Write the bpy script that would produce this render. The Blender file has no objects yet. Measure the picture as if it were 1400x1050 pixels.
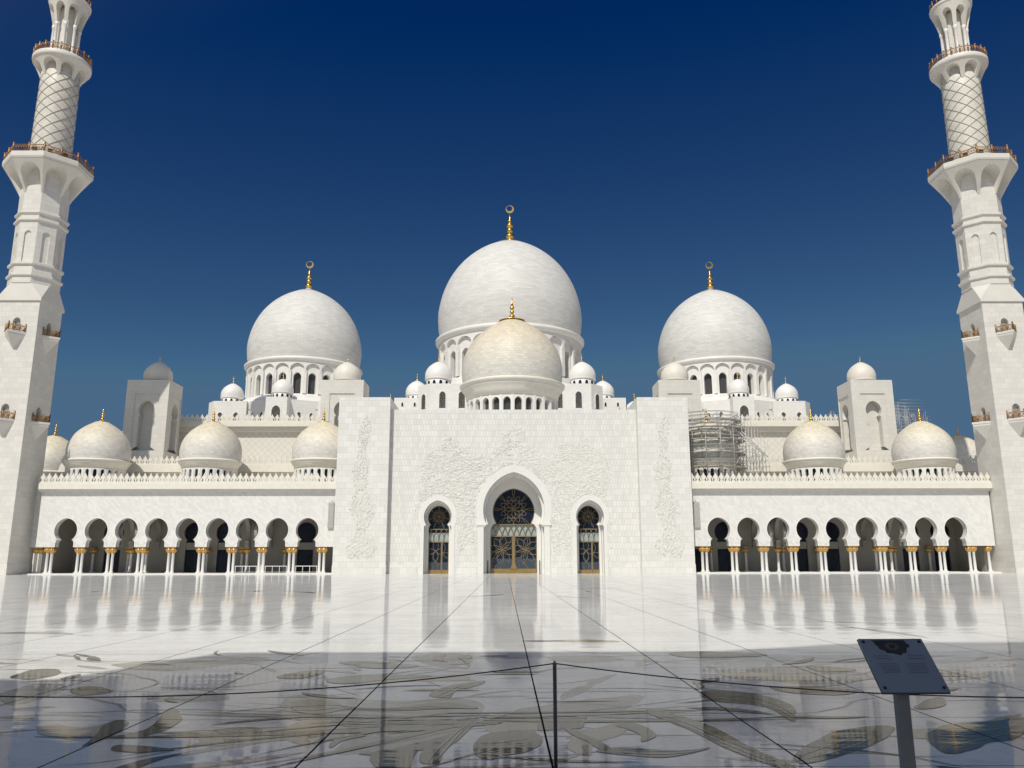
import bpy, bmesh, math, random
from math import sin, cos, pi, radians, sqrt, atan2
from mathutils import Vector, Matrix
random.seed(7)
S = bpy.context.scene
COL = S.collection
R = radians

# ------------------------------------------------------------------ camera
F_PX, EYE = 1115.0, 1.643
PITCH = math.atan(242 / F_PX)
YAW = math.atan(10 / F_PX * cos(PITCH))
ROLL = R(0.10)
fw = Vector((sin(YAW) * cos(PITCH), cos(YAW) * cos(PITCH), sin(PITCH)))
rt = Vector((cos(YAW), -sin(YAW), 0))
up = rt.cross(fw)
rt2 = rt * cos(ROLL) - up * sin(ROLL)
up2 = up * cos(ROLL) + rt * sin(ROLL)
cam = bpy.data.cameras.new('camera')
cam.sensor_width = 36
cam.lens = F_PX / 1400 * 36
cam.clip_start = 0.1
cam.clip_end = 6000
co = bpy.data.objects.new('camera', cam)
COL.objects.link(co)
m = Matrix((rt2, up2, -fw)).transposed().to_4x4()
m.translation = Vector((0, 0, EYE))
co.matrix_world = m
S.camera = co

# ------------------------------------------------------------------ world and sun
SUN_EL, SUN_AZ = R(49), R(19)
world = bpy.data.worlds.new('World')
S.world = world
world.use_nodes = True
wn, wl = world.node_tree.nodes, world.node_tree.links
bg = wn['Background']
sky = wn.new('ShaderNodeTexSky')
sky.sky_type = 'NISHITA'
sky.sun_disc = False
sky.sun_elevation = SUN_EL
sky.sun_rotation = pi + SUN_AZ
sky.altitude = 300
sky.air_density = 0.75
sky.dust_density = 0.35
sky.ozone_density = 3.2
gm = wn.new('ShaderNodeGamma')
gm.inputs['Gamma'].default_value = 1.25
wl.new(sky.outputs[0], gm.inputs[0])
ma = wn.new('ShaderNodeVectorMath')
ma.operation = 'MULTIPLY_ADD'
ma.inputs[1].default_value = (0.56, 0.60, 0.41)
ma.inputs[2].default_value = (-0.30, -0.37, 0.36)
mx_ = wn.new('ShaderNodeVectorMath')
mx_.operation = 'MAXIMUM'
mx_.inputs[1].default_value = (0.005, 0.05, 0.2)
wl.new(gm.outputs[0], ma.inputs[0])
wl.new(ma.outputs[0], mx_.inputs[0])
# sky glow round the sun, added out of view to lift ambient light (the sun stands behind the viewer, high on the left)
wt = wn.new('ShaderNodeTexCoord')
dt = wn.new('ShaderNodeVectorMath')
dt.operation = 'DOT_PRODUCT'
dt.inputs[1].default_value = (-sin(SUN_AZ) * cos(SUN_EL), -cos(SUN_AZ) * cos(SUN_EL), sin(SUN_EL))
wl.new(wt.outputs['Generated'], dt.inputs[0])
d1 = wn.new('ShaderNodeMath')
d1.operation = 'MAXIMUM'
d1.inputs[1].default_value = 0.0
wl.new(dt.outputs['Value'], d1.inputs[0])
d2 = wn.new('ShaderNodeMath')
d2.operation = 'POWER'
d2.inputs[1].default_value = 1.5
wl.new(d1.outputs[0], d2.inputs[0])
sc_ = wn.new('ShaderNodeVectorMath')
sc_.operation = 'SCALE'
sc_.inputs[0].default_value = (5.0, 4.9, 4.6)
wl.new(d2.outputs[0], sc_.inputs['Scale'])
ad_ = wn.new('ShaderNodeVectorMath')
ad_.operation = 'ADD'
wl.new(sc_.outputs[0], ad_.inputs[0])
mn_ = wn.new('ShaderNodeVectorMath')
mn_.operation = 'MINIMUM'
mn_.inputs[1].default_value = (0.92, 1.90, 3.25)
wl.new(mx_.outputs[0], mn_.inputs[0])
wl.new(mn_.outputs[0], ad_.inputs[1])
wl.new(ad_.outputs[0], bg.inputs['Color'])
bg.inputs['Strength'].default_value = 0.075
sl = bpy.data.lights.new('sun', 'SUN')
sl.energy = 3.35
sl.angle = R(0.53)
sl.color = (1.0, 0.95, 0.865)
so = bpy.data.objects.new('sun', sl)
COL.objects.link(so)
sun_dir = Vector((sin(SUN_AZ) * cos(SUN_EL), cos(SUN_AZ) * cos(SUN_EL), -sin(SUN_EL)))
so.rotation_euler = sun_dir.to_track_quat('-Z', 'Y').to_euler()
so.location = (-30, -60, 90)
S.view_settings.view_transform = 'Standard'
S.view_settings.look = 'None'
S.view_settings.exposure = 0.0
S.view_settings.gamma = 1.0
S.cycles.max_bounces = 8
S.cycles.diffuse_bounces = 3
S.cycles.glossy_bounces = 4
S.cycles.use_denoising = True
try:
    S.cycles.denoiser = 'OPENIMAGEDENOISE'
except Exception:
    pass

# ------------------------------------------------------------------ materials
def nt(name):
    mt = bpy.data.materials.new(name)
    mt.use_nodes = True
    n, l = mt.node_tree.nodes, mt.node_tree.links
    return mt, n, l, n['Principled BSDF']

def math_(n, l, op, a, b=None):
    q = n.new('ShaderNodeMath')
    q.operation = op
    for i, v in enumerate((a, b)):
        if v is None:
            continue
        if isinstance(v, (int, float)):
            q.inputs[i].default_value = v
        else:
            l.new(v, q.inputs[i])
    return q.outputs[0]

def mixc(n, l, fac, a, b, mode='MIX'):
    q = n.new('ShaderNodeMix')
    q.data_type = 'RGBA'
    q.blend_type = mode
    for s, v in ((0, fac), (6, a), (7, b)):
        if isinstance(v, (int, float)):
            q.inputs[s].default_value = v
        elif isinstance(v, tuple):
            q.inputs[s].default_value = (*v, 1) if len(v) == 3 else v
        else:
            l.new(v, q.inputs[s])
    return q.outputs[2]

def ramp(n, l, fac, stops):
    q = n.new('ShaderNodeValToRGB')
    cr = q.color_ramp
    while len(cr.elements) < len(stops):
        cr.elements.new(0.5)
    for e, (p, c) in zip(cr.elements, stops):
        e.position = p
        e.color = (*c, 1) if len(c) == 3 else c
    l.new(fac, q.inputs[0])
    return q.outputs[0]

def wall_coords(n, l, mode, rot45=False):
    """2-D coordinates on the surface in metres: (u, z)."""
    tc = n.new('ShaderNodeTexCoord')
    sp = n.new('ShaderNodeSeparateXYZ')
    l.new(tc.outputs['Object'], sp.inputs[0])
    x, y, z = sp.outputs
    if mode == 'round':
        a = math_(n, l, 'ARCTAN2', y, x)
        rr = math_(n, l, 'SQRT', math_(n, l, 'ADD', math_(n, l, 'MULTIPLY', x, x), math_(n, l, 'MULTIPLY', y, y)))
        u = a
        return tc, x, y, z, u, rr
    ge = n.new('ShaderNodeNewGeometry')
    sn = n.new('ShaderNodeSeparateXYZ')
    l.new(ge.outputs['True Normal'], sn.inputs[0])
    ax = math_(n, l, 'ABSOLUTE', sn.outputs[0])
    ay = math_(n, l, 'ABSOLUTE', sn.outputs[1])
    g = math_(n, l, 'GREATER_THAN', ax, ay)
    mx = n.new('ShaderNodeMix')
    mx.data_type = 'FLOAT'
    l.new(g, mx.inputs[0])
    l.new(x, mx.inputs[2])
    l.new(y, mx.inputs[3])
    return tc, x, y, z, mx.outputs[0], None

def marble(name, mode='flat', bw=1.0, bh=0.8, c1=(0.80, 0.785, 0.75), c2=(0.70, 0.685, 0.65),
           mortar=(0.50, 0.48, 0.45), ms=0.012, rot=0, rough=0.45, top=None, radius=1.0, zr=None, offset=0.5, msm=0.1):
    mt, n, l, b = nt(name)
    tc, x, y, z, u, rr = wall_coords(n, l, mode)
    if mode == 'round':
        u = math_(n, l, 'MULTIPLY', u, radius)
    cb = n.new('ShaderNodeCombineXYZ')
    l.new(u, cb.inputs[0])
    l.new(z, cb.inputs[1])
    vec = cb.outputs[0]
    if rot:
        mp = n.new('ShaderNodeMapping')
        mp.inputs['Rotation'].default_value = (0, 0, R(rot))
        l.new(vec, mp.inputs[0])
        vec = mp.outputs[0]
    br = n.new('ShaderNodeTexBrick')
    l.new(vec, br.inputs['Vector'])
    br.inputs['Scale'].default_value = 1.0
    br.inputs['Brick Width'].default_value = bw
    br.inputs['Row Height'].default_value = bh
    br.inputs['Mortar Size'].default_value = ms
    br.inputs['Mortar Smooth'].default_value = msm
    br.inputs['Color1'].default_value = (*c1, 1)
    br.inputs['Color2'].default_value = (*c2, 1)
    br.inputs['Mortar'].default_value = (*mortar, 1)
    br.offset = offset
    no = n.new('ShaderNodeTexNoise')
    l.new(tc.outputs['Object'], no.inputs['Vector'])
    no.inputs['Scale'].default_value = 0.35
    no.inputs['Detail'].default_value = 6
    no.inputs['Roughness'].default_value = 0.65
    v = ramp(n, l, no.outputs[0], [(0.3, (0.95, 0.95, 0.955)), (0.7, (1.0, 1.0, 0.99))])
    col = mixc(n, l, 1.0, br.outputs['Color'], v, 'MULTIPLY')
    if top:
        z0, z1, tcol = top
        mr = n.new('ShaderNodeMapRange')
        l.new(math_(n, l, 'ADD', z, math_(n, l, 'MULTIPLY', no.outputs[0], (z1 - z0) * 0.15)), mr.inputs[0])
        mr.inputs[1].default_value = z0
        mr.inputs[2].default_value = z1
        col = mixc(n, l, mr.outputs[0], col, mixc(n, l, 1.0, col, tcol, 'MULTIPLY'))
    l.new(col, b.inputs['Base Color'])
    b.inputs['Roughness'].default_value = rough
    b.inputs['Specular IOR Level'].default_value = 0.35
    bp = n.new('ShaderNodeBump')
    bp.inputs['Strength'].default_value = 0.25
    bp.inputs['Distance'].default_value = 0.02
    l.new(br.outputs['Fac'], bp.inputs['Height'])
    bp.invert = True
    l.new(bp.outputs[0], b.inputs['Normal'])
    return mt

def plain(name, c, rough=0.5, metal=0.0, noise=0.06, scale=3.0, spec=0.4):
    mt, n, l, b = nt(name)
    tc = n.new('ShaderNodeTexCoord')
    no = n.new('ShaderNodeTexNoise')
    l.new(tc.outputs['Object'], no.inputs['Vector'])
    no.inputs['Scale'].default_value = scale
    no.inputs['Detail'].default_value = 5
    v = ramp(n, l, no.outputs[0], [(0.3, tuple(q * (1 - noise) for q in c)), (0.7, tuple(min(1, q * (1 + noise)) for q in c))])
    l.new(v, b.inputs['Base Color'])
    b.inputs['Roughness'].default_value = rough
    b.inputs['Metallic'].default_value = metal
    b.inputs['Specular IOR Level'].default_value = spec
    return mt

W1, W2 = (0.80, 0.785, 0.745), (0.735, 0.72, 0.68)
M = {}
M['portal'] = marble('portal_marble', bw=0.42, bh=0.80, c1=(0.80, 0.785, 0.74), c2=(0.70, 0.695, 0.655), mortar=(0.50, 0.48, 0.44), ms=0.014)
M['pylon'] = marble('pylon_marble', bw=1.05, bh=0.80, c1=(0.80, 0.785, 0.745), c2=(0.71, 0.70, 0.655), mortar=(0.50, 0.485, 0.45), ms=0.011)
M['arcade'] = marble('arcade_marble', bw=0.56, bh=0.28, c1=(0.82, 0.805, 0.77), c2=(0.715, 0.705, 0.67), mortar=(0.66, 0.65, 0.61), ms=0.010, rot=45, offset=0.5)
M['lattice_wall'] = marble('lattice_wall_marble', bw=0.8, bh=0.8, c1=(0.74, 0.71, 0.645), c2=(0.71, 0.68, 0.61), mortar=(0.54, 0.52, 0.47), ms=0.03, rot=45, offset=0)
M['minaret'] = marble('minaret_marble', bw=1.1, bh=0.72, c1=(0.77, 0.74, 0.68), c2=(0.69, 0.665, 0.61), mortar=(0.54, 0.52, 0.475), ms=0.012)
M['minaret_smooth'] = plain('minaret_smooth_marble', (0.715, 0.685, 0.62), 0.5, 0, 0.04, 0.6)
M['shaft'] = marble('round_shaft_marble', 'round', bw=0.62, bh=0.42, c1=(0.74, 0.71, 0.64), c2=(0.66, 0.63, 0.56), mortar=(0.52, 0.49, 0.43), ms=0.01, radius=2.95)
M['white'] = plain('white_marble', (0.79, 0.77, 0.73), 0.4, 0, 0.03, 1.0)
M['cream'] = plain('cream_stone', (0.76, 0.725, 0.64), 0.55, 0, 0.04, 1.5)
M['relief'] = plain('carved_marble', (0.765, 0.75, 0.705), 0.5, 0, 0.03, 2.0)
M['tower'] = marble('tower_marble', bw=0.9, bh=0.7, c1=(0.74, 0.715, 0.655), c2=(0.69, 0.665, 0.61), mortar=(0.56, 0.54, 0.49), ms=0.012)
M['block'] = marble('block_marble', bw=0.9, bh=0.6, c1=(0.80, 0.785, 0.745), c2=(0.75, 0.735, 0.70), mortar=(0.62, 0.60, 0.57), ms=0.012)
M['dome_main'] = marble('main_dome_marble', 'round', bw=1.5, bh=0.42, c1=(0.74, 0.73, 0.695), c2=(0.64, 0.63, 0.60), mortar=(0.57, 0.56, 0.53), ms=0.02, radius=16, rough=0.55)
M['dome_side'] = marble('side_dome_marble', 'round', bw=1.4, bh=0.42, c1=(0.74, 0.73, 0.695), c2=(0.64, 0.63, 0.60), mortar=(0.57, 0.56, 0.53), ms=0.02, radius=12.8, rough=0.55)
M['dome_front'] = marble('front_dome_marble', 'round', bw=0.78, bh=0.40, c1=(0.76, 0.735, 0.67), c2=(0.65, 0.625, 0.57), mortar=(0.53, 0.50, 0.44), ms=0.016, radius=7.6, top=(29.5, 37.0, (1.03, 0.94, 0.76)), rough=0.5)
M['dome_arcade'] = marble('arcade_dome_marble', 'round', bw=0.56, bh=0.30, c1=(0.76, 0.735, 0.69), c2=(0.64, 0.62, 0.58), mortar=(0.55, 0.52, 0.46), ms=0.012, radius=4.4, top=(17.3, 21.3, (1.03, 0.955, 0.76)), rough=0.5)
M['cupola'] = plain('cupola_stone', (0.74, 0.70, 0.62), 0.5, 0, 0.05, 1.0)
M['turret_dome'] = plain('turret_dome_marble', (0.78, 0.765, 0.73), 0.4, 0, 0.04, 1.0)
M['gold'] = plain('polished_gold', (0.78, 0.50, 0.13), 0.26, 1.0, 0.10, 4.0)
M['old_gold'] = plain('capital_gold', (0.72, 0.46, 0.16), 0.38, 0.75, 0.25, 14.0)
M['bronze'] = plain('bronze_railing', (0.36, 0.20, 0.085), 0.45, 0.55, 0.2, 6.0)
M['brass'] = plain('door_brass', (0.27, 0.215, 0.13), 0.5, 0.3, 0.15, 4.0)
M['door_gold'] = plain('door_kick_plate', (0.42, 0.29, 0.12), 0.35, 0.6, 0.1, 3.0)
M['dark_metal'] = plain('dark_metal', (0.03, 0.032, 0.035), 0.4, 0.6, 0.2, 8.0)
M['steel'] = plain('galvanised_steel', (0.50, 0.50, 0.49), 0.45, 0.6, 0.12, 3.0)
M['plank'] = plain('scaffold_plank', (0.52, 0.50, 0.45), 0.8, 0, 0.25, 2.0)
M['groove'] = plain('lattice_rib_stone', (0.33, 0.29, 0.23), 0.6, 0, 0.1, 2.0)
M['band_dark'] = plain('dark_door_stone', (0.32, 0.30, 0.27), 0.7, 0, 0.1, 2.0)  # plain dark tone of the minaret balcony doors
M['vent'] = plain('grey_louvre_panel', (0.48, 0.47, 0.44), 0.6, 0, 0.05, 2.0)
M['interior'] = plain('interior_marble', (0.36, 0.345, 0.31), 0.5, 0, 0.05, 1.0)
M['wood_dark'] = plain('dark_arcade_beam', (0.10, 0.075, 0.055), 0.5, 0, 0.2, 2.0)
M['rail_white'] = plain('white_painted_rail', (0.75, 0.75, 0.74), 0.4, 0, 0.03, 2.0)
M['sand'] = plain('sandy_ground', (0.42, 0.36, 0.28), 0.95, 0, 0.15, 0.05)
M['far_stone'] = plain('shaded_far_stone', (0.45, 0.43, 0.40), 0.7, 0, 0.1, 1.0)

def glass_mat(name, pale=None, scale=1.0, base=(0.010, 0.016, 0.028)):
    mt, n, l, b = nt(name)
    b.inputs['Roughness'].default_value = 0.12
    b.inputs['Specular IOR Level'].default_value = 0.22
    if pale:
        tc = n.new('ShaderNodeTexCoord')
        mp = n.new('ShaderNodeMapping')
        mp.inputs['Scale'].default_value = (scale, scale, scale)
        l.new(tc.outputs['Object'], mp.inputs[0])
        vo = n.new('ShaderNodeTexVoronoi')
        vo.feature = 'DISTANCE_TO_EDGE'
        vo.inputs['Randomness'].default_value = 0.25
        l.new(mp.outputs[0], vo.inputs['Vector'])
        f = math_(n, l, 'LESS_THAN', vo.outputs[0], 0.075)
        c = mixc(n, l, f, base, pale)
        l.new(c, b.inputs['Base Color'])
        l.new(math_(n, l, 'ADD', math_(n, l, 'MULTIPLY', f, 0.4), 0.12), b.inputs['Roughness'])
    else:
        tc = n.new('ShaderNodeTexCoord')
        no = n.new('ShaderNodeTexNoise')
        l.new(tc.outputs['Object'], no.inputs['Vector'])
        no.inputs['Scale'].default_value = 1.3
        c = ramp(n, l, no.outputs[0], [(0.35, base), (0.7, tuple(q * 1.8 for q in base))])
        l.new(c, b.inputs['Base Color'])
    return mt

M['glass'] = glass_mat('dark_blue_glass')
M['glass_lattice'] = glass_mat('latticed_window_glass', (0.22, 0.205, 0.17), 1.6)
M['glass_frost'] = plain('frosted_door_glass', (0.36, 0.41, 0.40), 0.35, 0, 0.12, 2.5)
M['glass_floral'] = glass_mat('floral_door_glass', (0.20, 0.25, 0.30), 3.6, (0.008, 0.014, 0.03))

def column_mat():
    mt, n, l, b = nt('inlaid_column_marble')
    tc = n.new('ShaderNodeTexCoord')
    mp = n.new('ShaderNodeMapping')
    mp.inputs['Scale'].default_value = (5.5, 5.5, 4.5)
    l.new(tc.outputs['Object'], mp.inputs[0])
    vo = n.new('ShaderNodeTexVoronoi')
    l.new(mp.outputs[0], vo.inputs['Vector'])
    f = math_(n, l, 'LESS_THAN', vo.outputs[0], 0.20)
    c = mixc(n, l, f, (0.80, 0.785, 0.755), (0.42, 0.36, 0.34))
    l.new(c, b.inputs['Base Color'])
    b.inputs['Roughness'].default_value = 0.3
    return mt
M['column'] = column_mat()

def floor_nodes(name, base_cols, inlay=False):
    """Polished marble: seams on a 2.1 m grid, small tesserae, a slow ripple in the polish."""
    mt, n, l, b = nt(name)
    tc = n.new('ShaderNodeTexCoord')
    sp = n.new('ShaderNodeSeparateXYZ')
    l.new(tc.outputs['Object'], sp.inputs[0])
    x, y, z = sp.outputs
    def seam(c, off, w, per=2.1):
        t = math_(n, l, 'DIVIDE', math_(n, l, 'ADD', c, off), per)
        fr = math_(n, l, 'ABSOLUTE', math_(n, l, 'SUBTRACT', math_(n, l, 'FRACT', t), 0.5))
        return math_(n, l, 'GREATER_THAN', fr, 0.5 - w / per)
    sx = seam(x, -0.39 + 210, 0.010)
    sy = seam(y, -0.85 + 210, 0.007)
    s = math_(n, l, 'MAXIMUM', sx, sy)
    no = n.new('ShaderNodeTexNoise')
    l.new(tc.outputs['Object'], no.inputs['Vector'])
    no.inputs['Scale'].default_value = 0.8
    no.inputs['Detail'].default_value = 8
    no.inputs['Roughness'].default_value = 0.6
    c = ramp(n, l, no.outputs[0], [(0.3, base_cols[0]), (0.5, base_cols[1]), (0.72, base_cols[2])])
    # tesserae
    br = n.new('ShaderNodeTexBrick')
    l.new(tc.outputs['Object'], br.inputs['Vector'])
    br.inputs['Scale'].default_value = 1.0
    br.inputs['Brick Width'].default_value = 0.075
    br.inputs['Row Height'].default_value = 0.05
    br.inputs['Mortar Size'].default_value = 0.0015
    br.inputs['Color1'].default_value = (1, 1, 1, 1)
    br.inputs['Color2'].default_value = (0.90, 0.91, 0.92, 1)
    br.inputs['Mortar'].default_value = (0.84, 0.84, 0.84, 1)
    c = mixc(n, l, 0.8, c, br.outputs['Color'], 'MULTIPLY')
    # slabs differ a little in tone
    mp3 = n.new('ShaderNodeMapping')
    mp3.inputs['Scale'].default_value = (1 / 2.1, 1 / 2.1, 1)
    mp3.inputs['Location'].default_value = ((-0.39 + 210 + 1.05) / 2.1, (-0.85 + 210 + 1.05) / 2.1, 0)
    l.new(tc.outputs['Object'], mp3.inputs[0])
    fl3 = n.new('ShaderNodeVectorMath')
    fl3.operation = 'FLOOR'
    l.new(mp3.outputs[0], fl3.inputs[0])
    s3 = n.new('ShaderNodeSeparateXYZ')
    l.new(fl3.outputs[0], s3.inputs[0])
    c3 = n.new('ShaderNodeCombineXYZ')
    l.new(s3.outputs[0], c3.inputs[0])
    l.new(s3.outputs[1], c3.inputs[1])
    w3 = n.new('ShaderNodeTexWhiteNoise')
    l.new(c3.outputs[0], w3.inputs['Vector'])
    c = mixc(n, l, 1.0, c, ramp(n, l, w3.outputs['Value'], [(0.0, (0.90, 0.905, 0.91)), (1.0, (1.0, 1.0, 1.0))]), 'MULTIPLY')
    # thin grey veins
    vn = n.new('ShaderNodeTexNoise')
    vn.inputs['Scale'].default_value = 1.7
    vn.inputs['Detail'].default_value = 7
    vn.inputs['Distortion'].default_value = 1.6
    l.new(tc.outputs['Object'], vn.inputs['Vector'])
    vv = math_(n, l, 'ABSOLUTE', math_(n, l, 'SUBTRACT', vn.outputs[0], 0.5))
    c = mixc(n, l, 1.0, c, ramp(n, l, vv, [(0.0, (0.86, 0.86, 0.87)), (0.02, (1.0, 1.0, 1.0))]), 'MULTIPLY')
    c = mixc(n, l, s, c, (0.02, 0.02, 0.025))
    l.new(c, b.inputs['Base Color'])
    rn = ramp(n, l, no.outputs[0], [(0.3, (0.025,) * 3), (0.75, (0.06,) * 3)])
    l.new(rn, b.inputs['Roughness'])
    b.inputs['Specular IOR Level'].default_value = 0.25
    # ripple
    mp = n.new('ShaderNodeMapping')
    mp.inputs['Scale'].default_value = (0.26, 0.95, 1)
    l.new(tc.outputs['Object'], mp.inputs[0])
    n2 = n.new('ShaderNodeTexNoise')
    n2.inputs['Scale'].default_value = 1.0
    n2.inputs['Detail'].default_value = 5
    n2.inputs['Roughness'].default_value = 0.52
    l.new(mp.outputs[0], n2.inputs['Vector'])
    # each slab lies a hair out of level
    bp = n.new('ShaderNodeBump')
    bp.inputs['Strength'].default_value = 1.0
    bp.inputs['Distance'].default_value = 0.0062
    l.new(n2.outputs[0], bp.inputs['Height'])
    mp2 = n.new('ShaderNodeMapping')
    mp2.inputs['Scale'].default_value = (1 / 1.05, 1 / 0.7, 1)
    l.new(tc.outputs['Object'], mp2.inputs[0])
    sn = n.new('ShaderNodeVectorMath')
    sn.operation = 'FLOOR'
    l.new(mp2.outputs[0], sn.inputs[0])
    sp2 = n.new('ShaderNodeSeparateXYZ')
    l.new(sn.outputs[0], sp2.inputs[0])
    cb2 = n.new('ShaderNodeCombineXYZ')
    l.new(sp2.outputs[0], cb2.inputs[0])
    l.new(sp2.outputs[1], cb2.inputs[1])
    wn_ = n.new('ShaderNodeTexWhiteNoise')
    l.new(cb2.outputs[0], wn_.inputs['Vector'])
    v1 = n.new('ShaderNodeVectorMath')
    v1.operation = 'MULTIPLY_ADD'
    l.new(wn_.outputs['Color'], v1.inputs[0])
    v1.inputs[1].default_value = (0.001, 0.002, 0)
    v1.inputs[2].default_value = (-0.0005, -0.001, 0)
    v2 = n.new('ShaderNodeVectorMath')
    v2.operation = 'ADD'
    l.new(v1.outputs[0], v2.inputs[0])
    l.new(bp.outputs[0], v2.inputs[1])
    v3 = n.new('ShaderNodeVectorMath')
    v3.operation = 'NORMALIZE'
    l.new(v2.outputs[0], v3.inputs[0])
    l.new(v3.outputs[0], b.inputs['Normal'])
    # worn polish: only part of the surface mirrors
    df = n.new('ShaderNodeBsdfDiffuse')
    l.new(c, df.inputs['Color'])
    ms_ = n.new('ShaderNodeMixShader')
    l.new(math_(n, l, 'MULTIPLY', math_(n, l, 'SUBTRACT', 1.0, s), 0.64), ms_.inputs[0])
    l.new(df.outputs[0], ms_.inputs[1])
    l.new(b.outputs[0], ms_.inputs[2])
    l.new(ms_.outputs[0], n['Material Output'].inputs['Surface'])
    return mt
M['floor'] = floor_nodes('polished_courtyard_marble', [(0.70, 0.695, 0.66), (0.78, 0.77, 0.735), (0.83, 0.82, 0.785)])
M['inlay_olive'] = floor_nodes('olive_grey_inlay', [(0.045, 0.045, 0.035), (0.07, 0.07, 0.055), (0.11, 0.105, 0.085)])
M['inlay_grey'] = floor_nodes('mid_grey_inlay', [(0.26, 0.26, 0.24), (0.33, 0.325, 0.30), (0.40, 0.39, 0.36)])
M['inlay_tan'] = floor_nodes('tan_inlay', [(0.36, 0.29, 0.20), (0.45, 0.37, 0.27), (0.54, 0.46, 0.35)])

# ------------------------------------------------------------------ mesh builder
class MB:
    def __init__(s):
        s.v, s.f, s.sm = [], [], []
    def add(s, verts, faces, smooth=False):
        o = len(s.v)
        s.v += [tuple(p) for p in verts]
        for f in faces:
            s.f.append(tuple(i + o for i in f))
            s.sm.append(smooth)
        return s
    def box(s, x0, x1, y0, y1, z0, z1):
        v = [(x0, y0, z0), (x1, y0, z0), (x1, y1, z0), (x0, y1, z0), (x0, y0, z1), (x1, y0, z1), (x1, y1, z1), (x0, y1, z1)]
        return s.add(v, [(0, 3, 2, 1), (4, 5, 6, 7), (0, 1, 5, 4), (1, 2, 6, 5), (2, 3, 7, 6), (3, 0, 4, 7)])
    def lathe(s, prof, n=48, cx=0, cy=0, smooth=True, off=0.0, closed=False):
        """prof: list of (r, z) bottom to top (outward faces)."""
        vs = []
        for r, z in prof:
            for i in range(n):
                a = 2 * pi * (i + off) / n
                vs.append((cx + r * cos(a), cy + r * sin(a), z))
        fs = []
        for j in range(len(prof) - 1):
            for i in range(n):
                k = (i + 1) % n
                fs.append((j * n + i, j * n + k, (j + 1) * n + k, (j + 1) * n + i))
        s.add(vs, fs, smooth)
        if not closed:
            o = len(s.v) - len(vs)
            s.f.append(tuple(o + i for i in reversed(range(n)))); s.sm.append(False)
            s.f.append(tuple(o + (len(prof) - 1) * n + i for i in range(n))); s.sm.append(False)
        return s
    def prism(s, poly, y0, y1, T=None):
        """polygon in (x, z), counter-clockwise seen from -y, extruded y0..y1"""
        n = len(poly)
        v = [(x, y0, z) for x, z in poly] + [(x, y1, z) for x, z in poly]
        f = [tuple(range(n)), tuple(range(2 * n - 1, n - 1, -1))]
        f += [(i, i + n, (i + 1) % n + n, (i + 1) % n) for i in range(n)]
        if T:
            v = [T(*p) for p in v]
        return s.add(v, f)
    def plan(s, poly, z0, z1):
        n = len(poly)
        v = [(x, y, z0) for x, y in poly] + [(x, y, z1) for x, y in poly]
        f = [tuple(range(n - 1, -1, -1)), tuple(range(n, 2 * n))]
        f += [(i, (i + 1) % n, (i + 1) % n + n, i + n) for i in range(n)]
        return s.add(v, f)
    def strip_ring(s, inner, outer, y0, y1, T=None, closed=False):
        """a band between two outlines of equal length"""
        n = len(inner)
        v = [(x, y0, z) for x, z in inner] + [(x, y0, z) for x, z in outer] + [(x, y1, z) for x, z in inner] + [(x, y1, z) for x, z in outer]
        f = []
        rng = range(n) if closed else range(n - 1)
        for i in rng:
            j = (i + 1) % n
            f += [(i, j, n + j, n + i), (n + i, n + j, 3 * n + j, 3 * n + i), (i, 2 * n + i, 2 * n + j, j), (2 * n + i, 3 * n + i, 3 * n + j, 2 * n + j)]
        if T:
            v = [T(*p) for p in v]
        return s.add(v, f)
    def opening(s, xl, xr, zb, zt, P, C, y0, y1, T=None, nsub=6):
        """wall cell with an opening of outline P (bottom-left, over the top, bottom-right)"""
        Tf = T or (lambda x, y, z: (x, y, z))
        cx, cz = C
        def hit(p):
            dx, dz = p[0] - cx, p[1] - cz
            best = None
            for side, t in (('l', (xl - cx) / dx if dx < -1e-9 else None), ('r', (xr - cx) / dx if dx > 1e-9 else None),
                            ('t', (zt - cz) / dz if dz > 1e-9 else None), ('b', (zb - cz) / dz if dz < -1e-9 else None)):
                if t is not None and (best is None or t < best[1]):
                    best = (side, t)
            sd, t = best
            q = (cx + dx * t, cz + dz * t)
            if sd == 'b':
                sd = 'l' if dx < 0 else 'r'
                q = (xl if dx < 0 else xr, zb)
            return sd, q
        L = []
        for i, p in enumerate(P):
            sd, q = hit(p)
            if i == 0:
                sd, q = 'l', (xl, zb)
            if i == len(P) - 1:
                sd, q = 'r', (xr, zb)
            if L and L[-1][2] != sd:
                if L[-1][2] == 'l' and sd in 'tr':
                    L.append((L[-1][0], (xl, zt), 't'))
                if sd == 'r':
                    L.append((L[-1][0], (xr, zt), 'r'))
            L.append((p, q, sd))
        v, f = [], []
        for p, q, _ in L:
            v += [Tf(p[0], y0, p[1]), Tf(q[0], y0, q[1]), Tf(p[0], y1, p[1]), Tf(q[0], y1, q[1])]
        for i in range(len(L) - 1):
            a, b = 4 * i, 4 * (i + 1)
            pq = L[i][0] != L[i + 1][0]
            qq = L[i][1] != L[i + 1][1]
            if pq and qq:
                f += [(a, b, b + 1, a + 1), (a + 3, b + 3, b + 2, a + 2)]
            elif pq:
                f += [(a, b, a + 1), (a + 3, b + 2, a + 2)]
            elif qq:
                f += [(a, b + 1, a + 1), (a + 3, b + 3, a + 2)]
            if pq:
                f.append((a, a + 2, b + 2, b))
        s.add(v, f)
        return s
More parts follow.
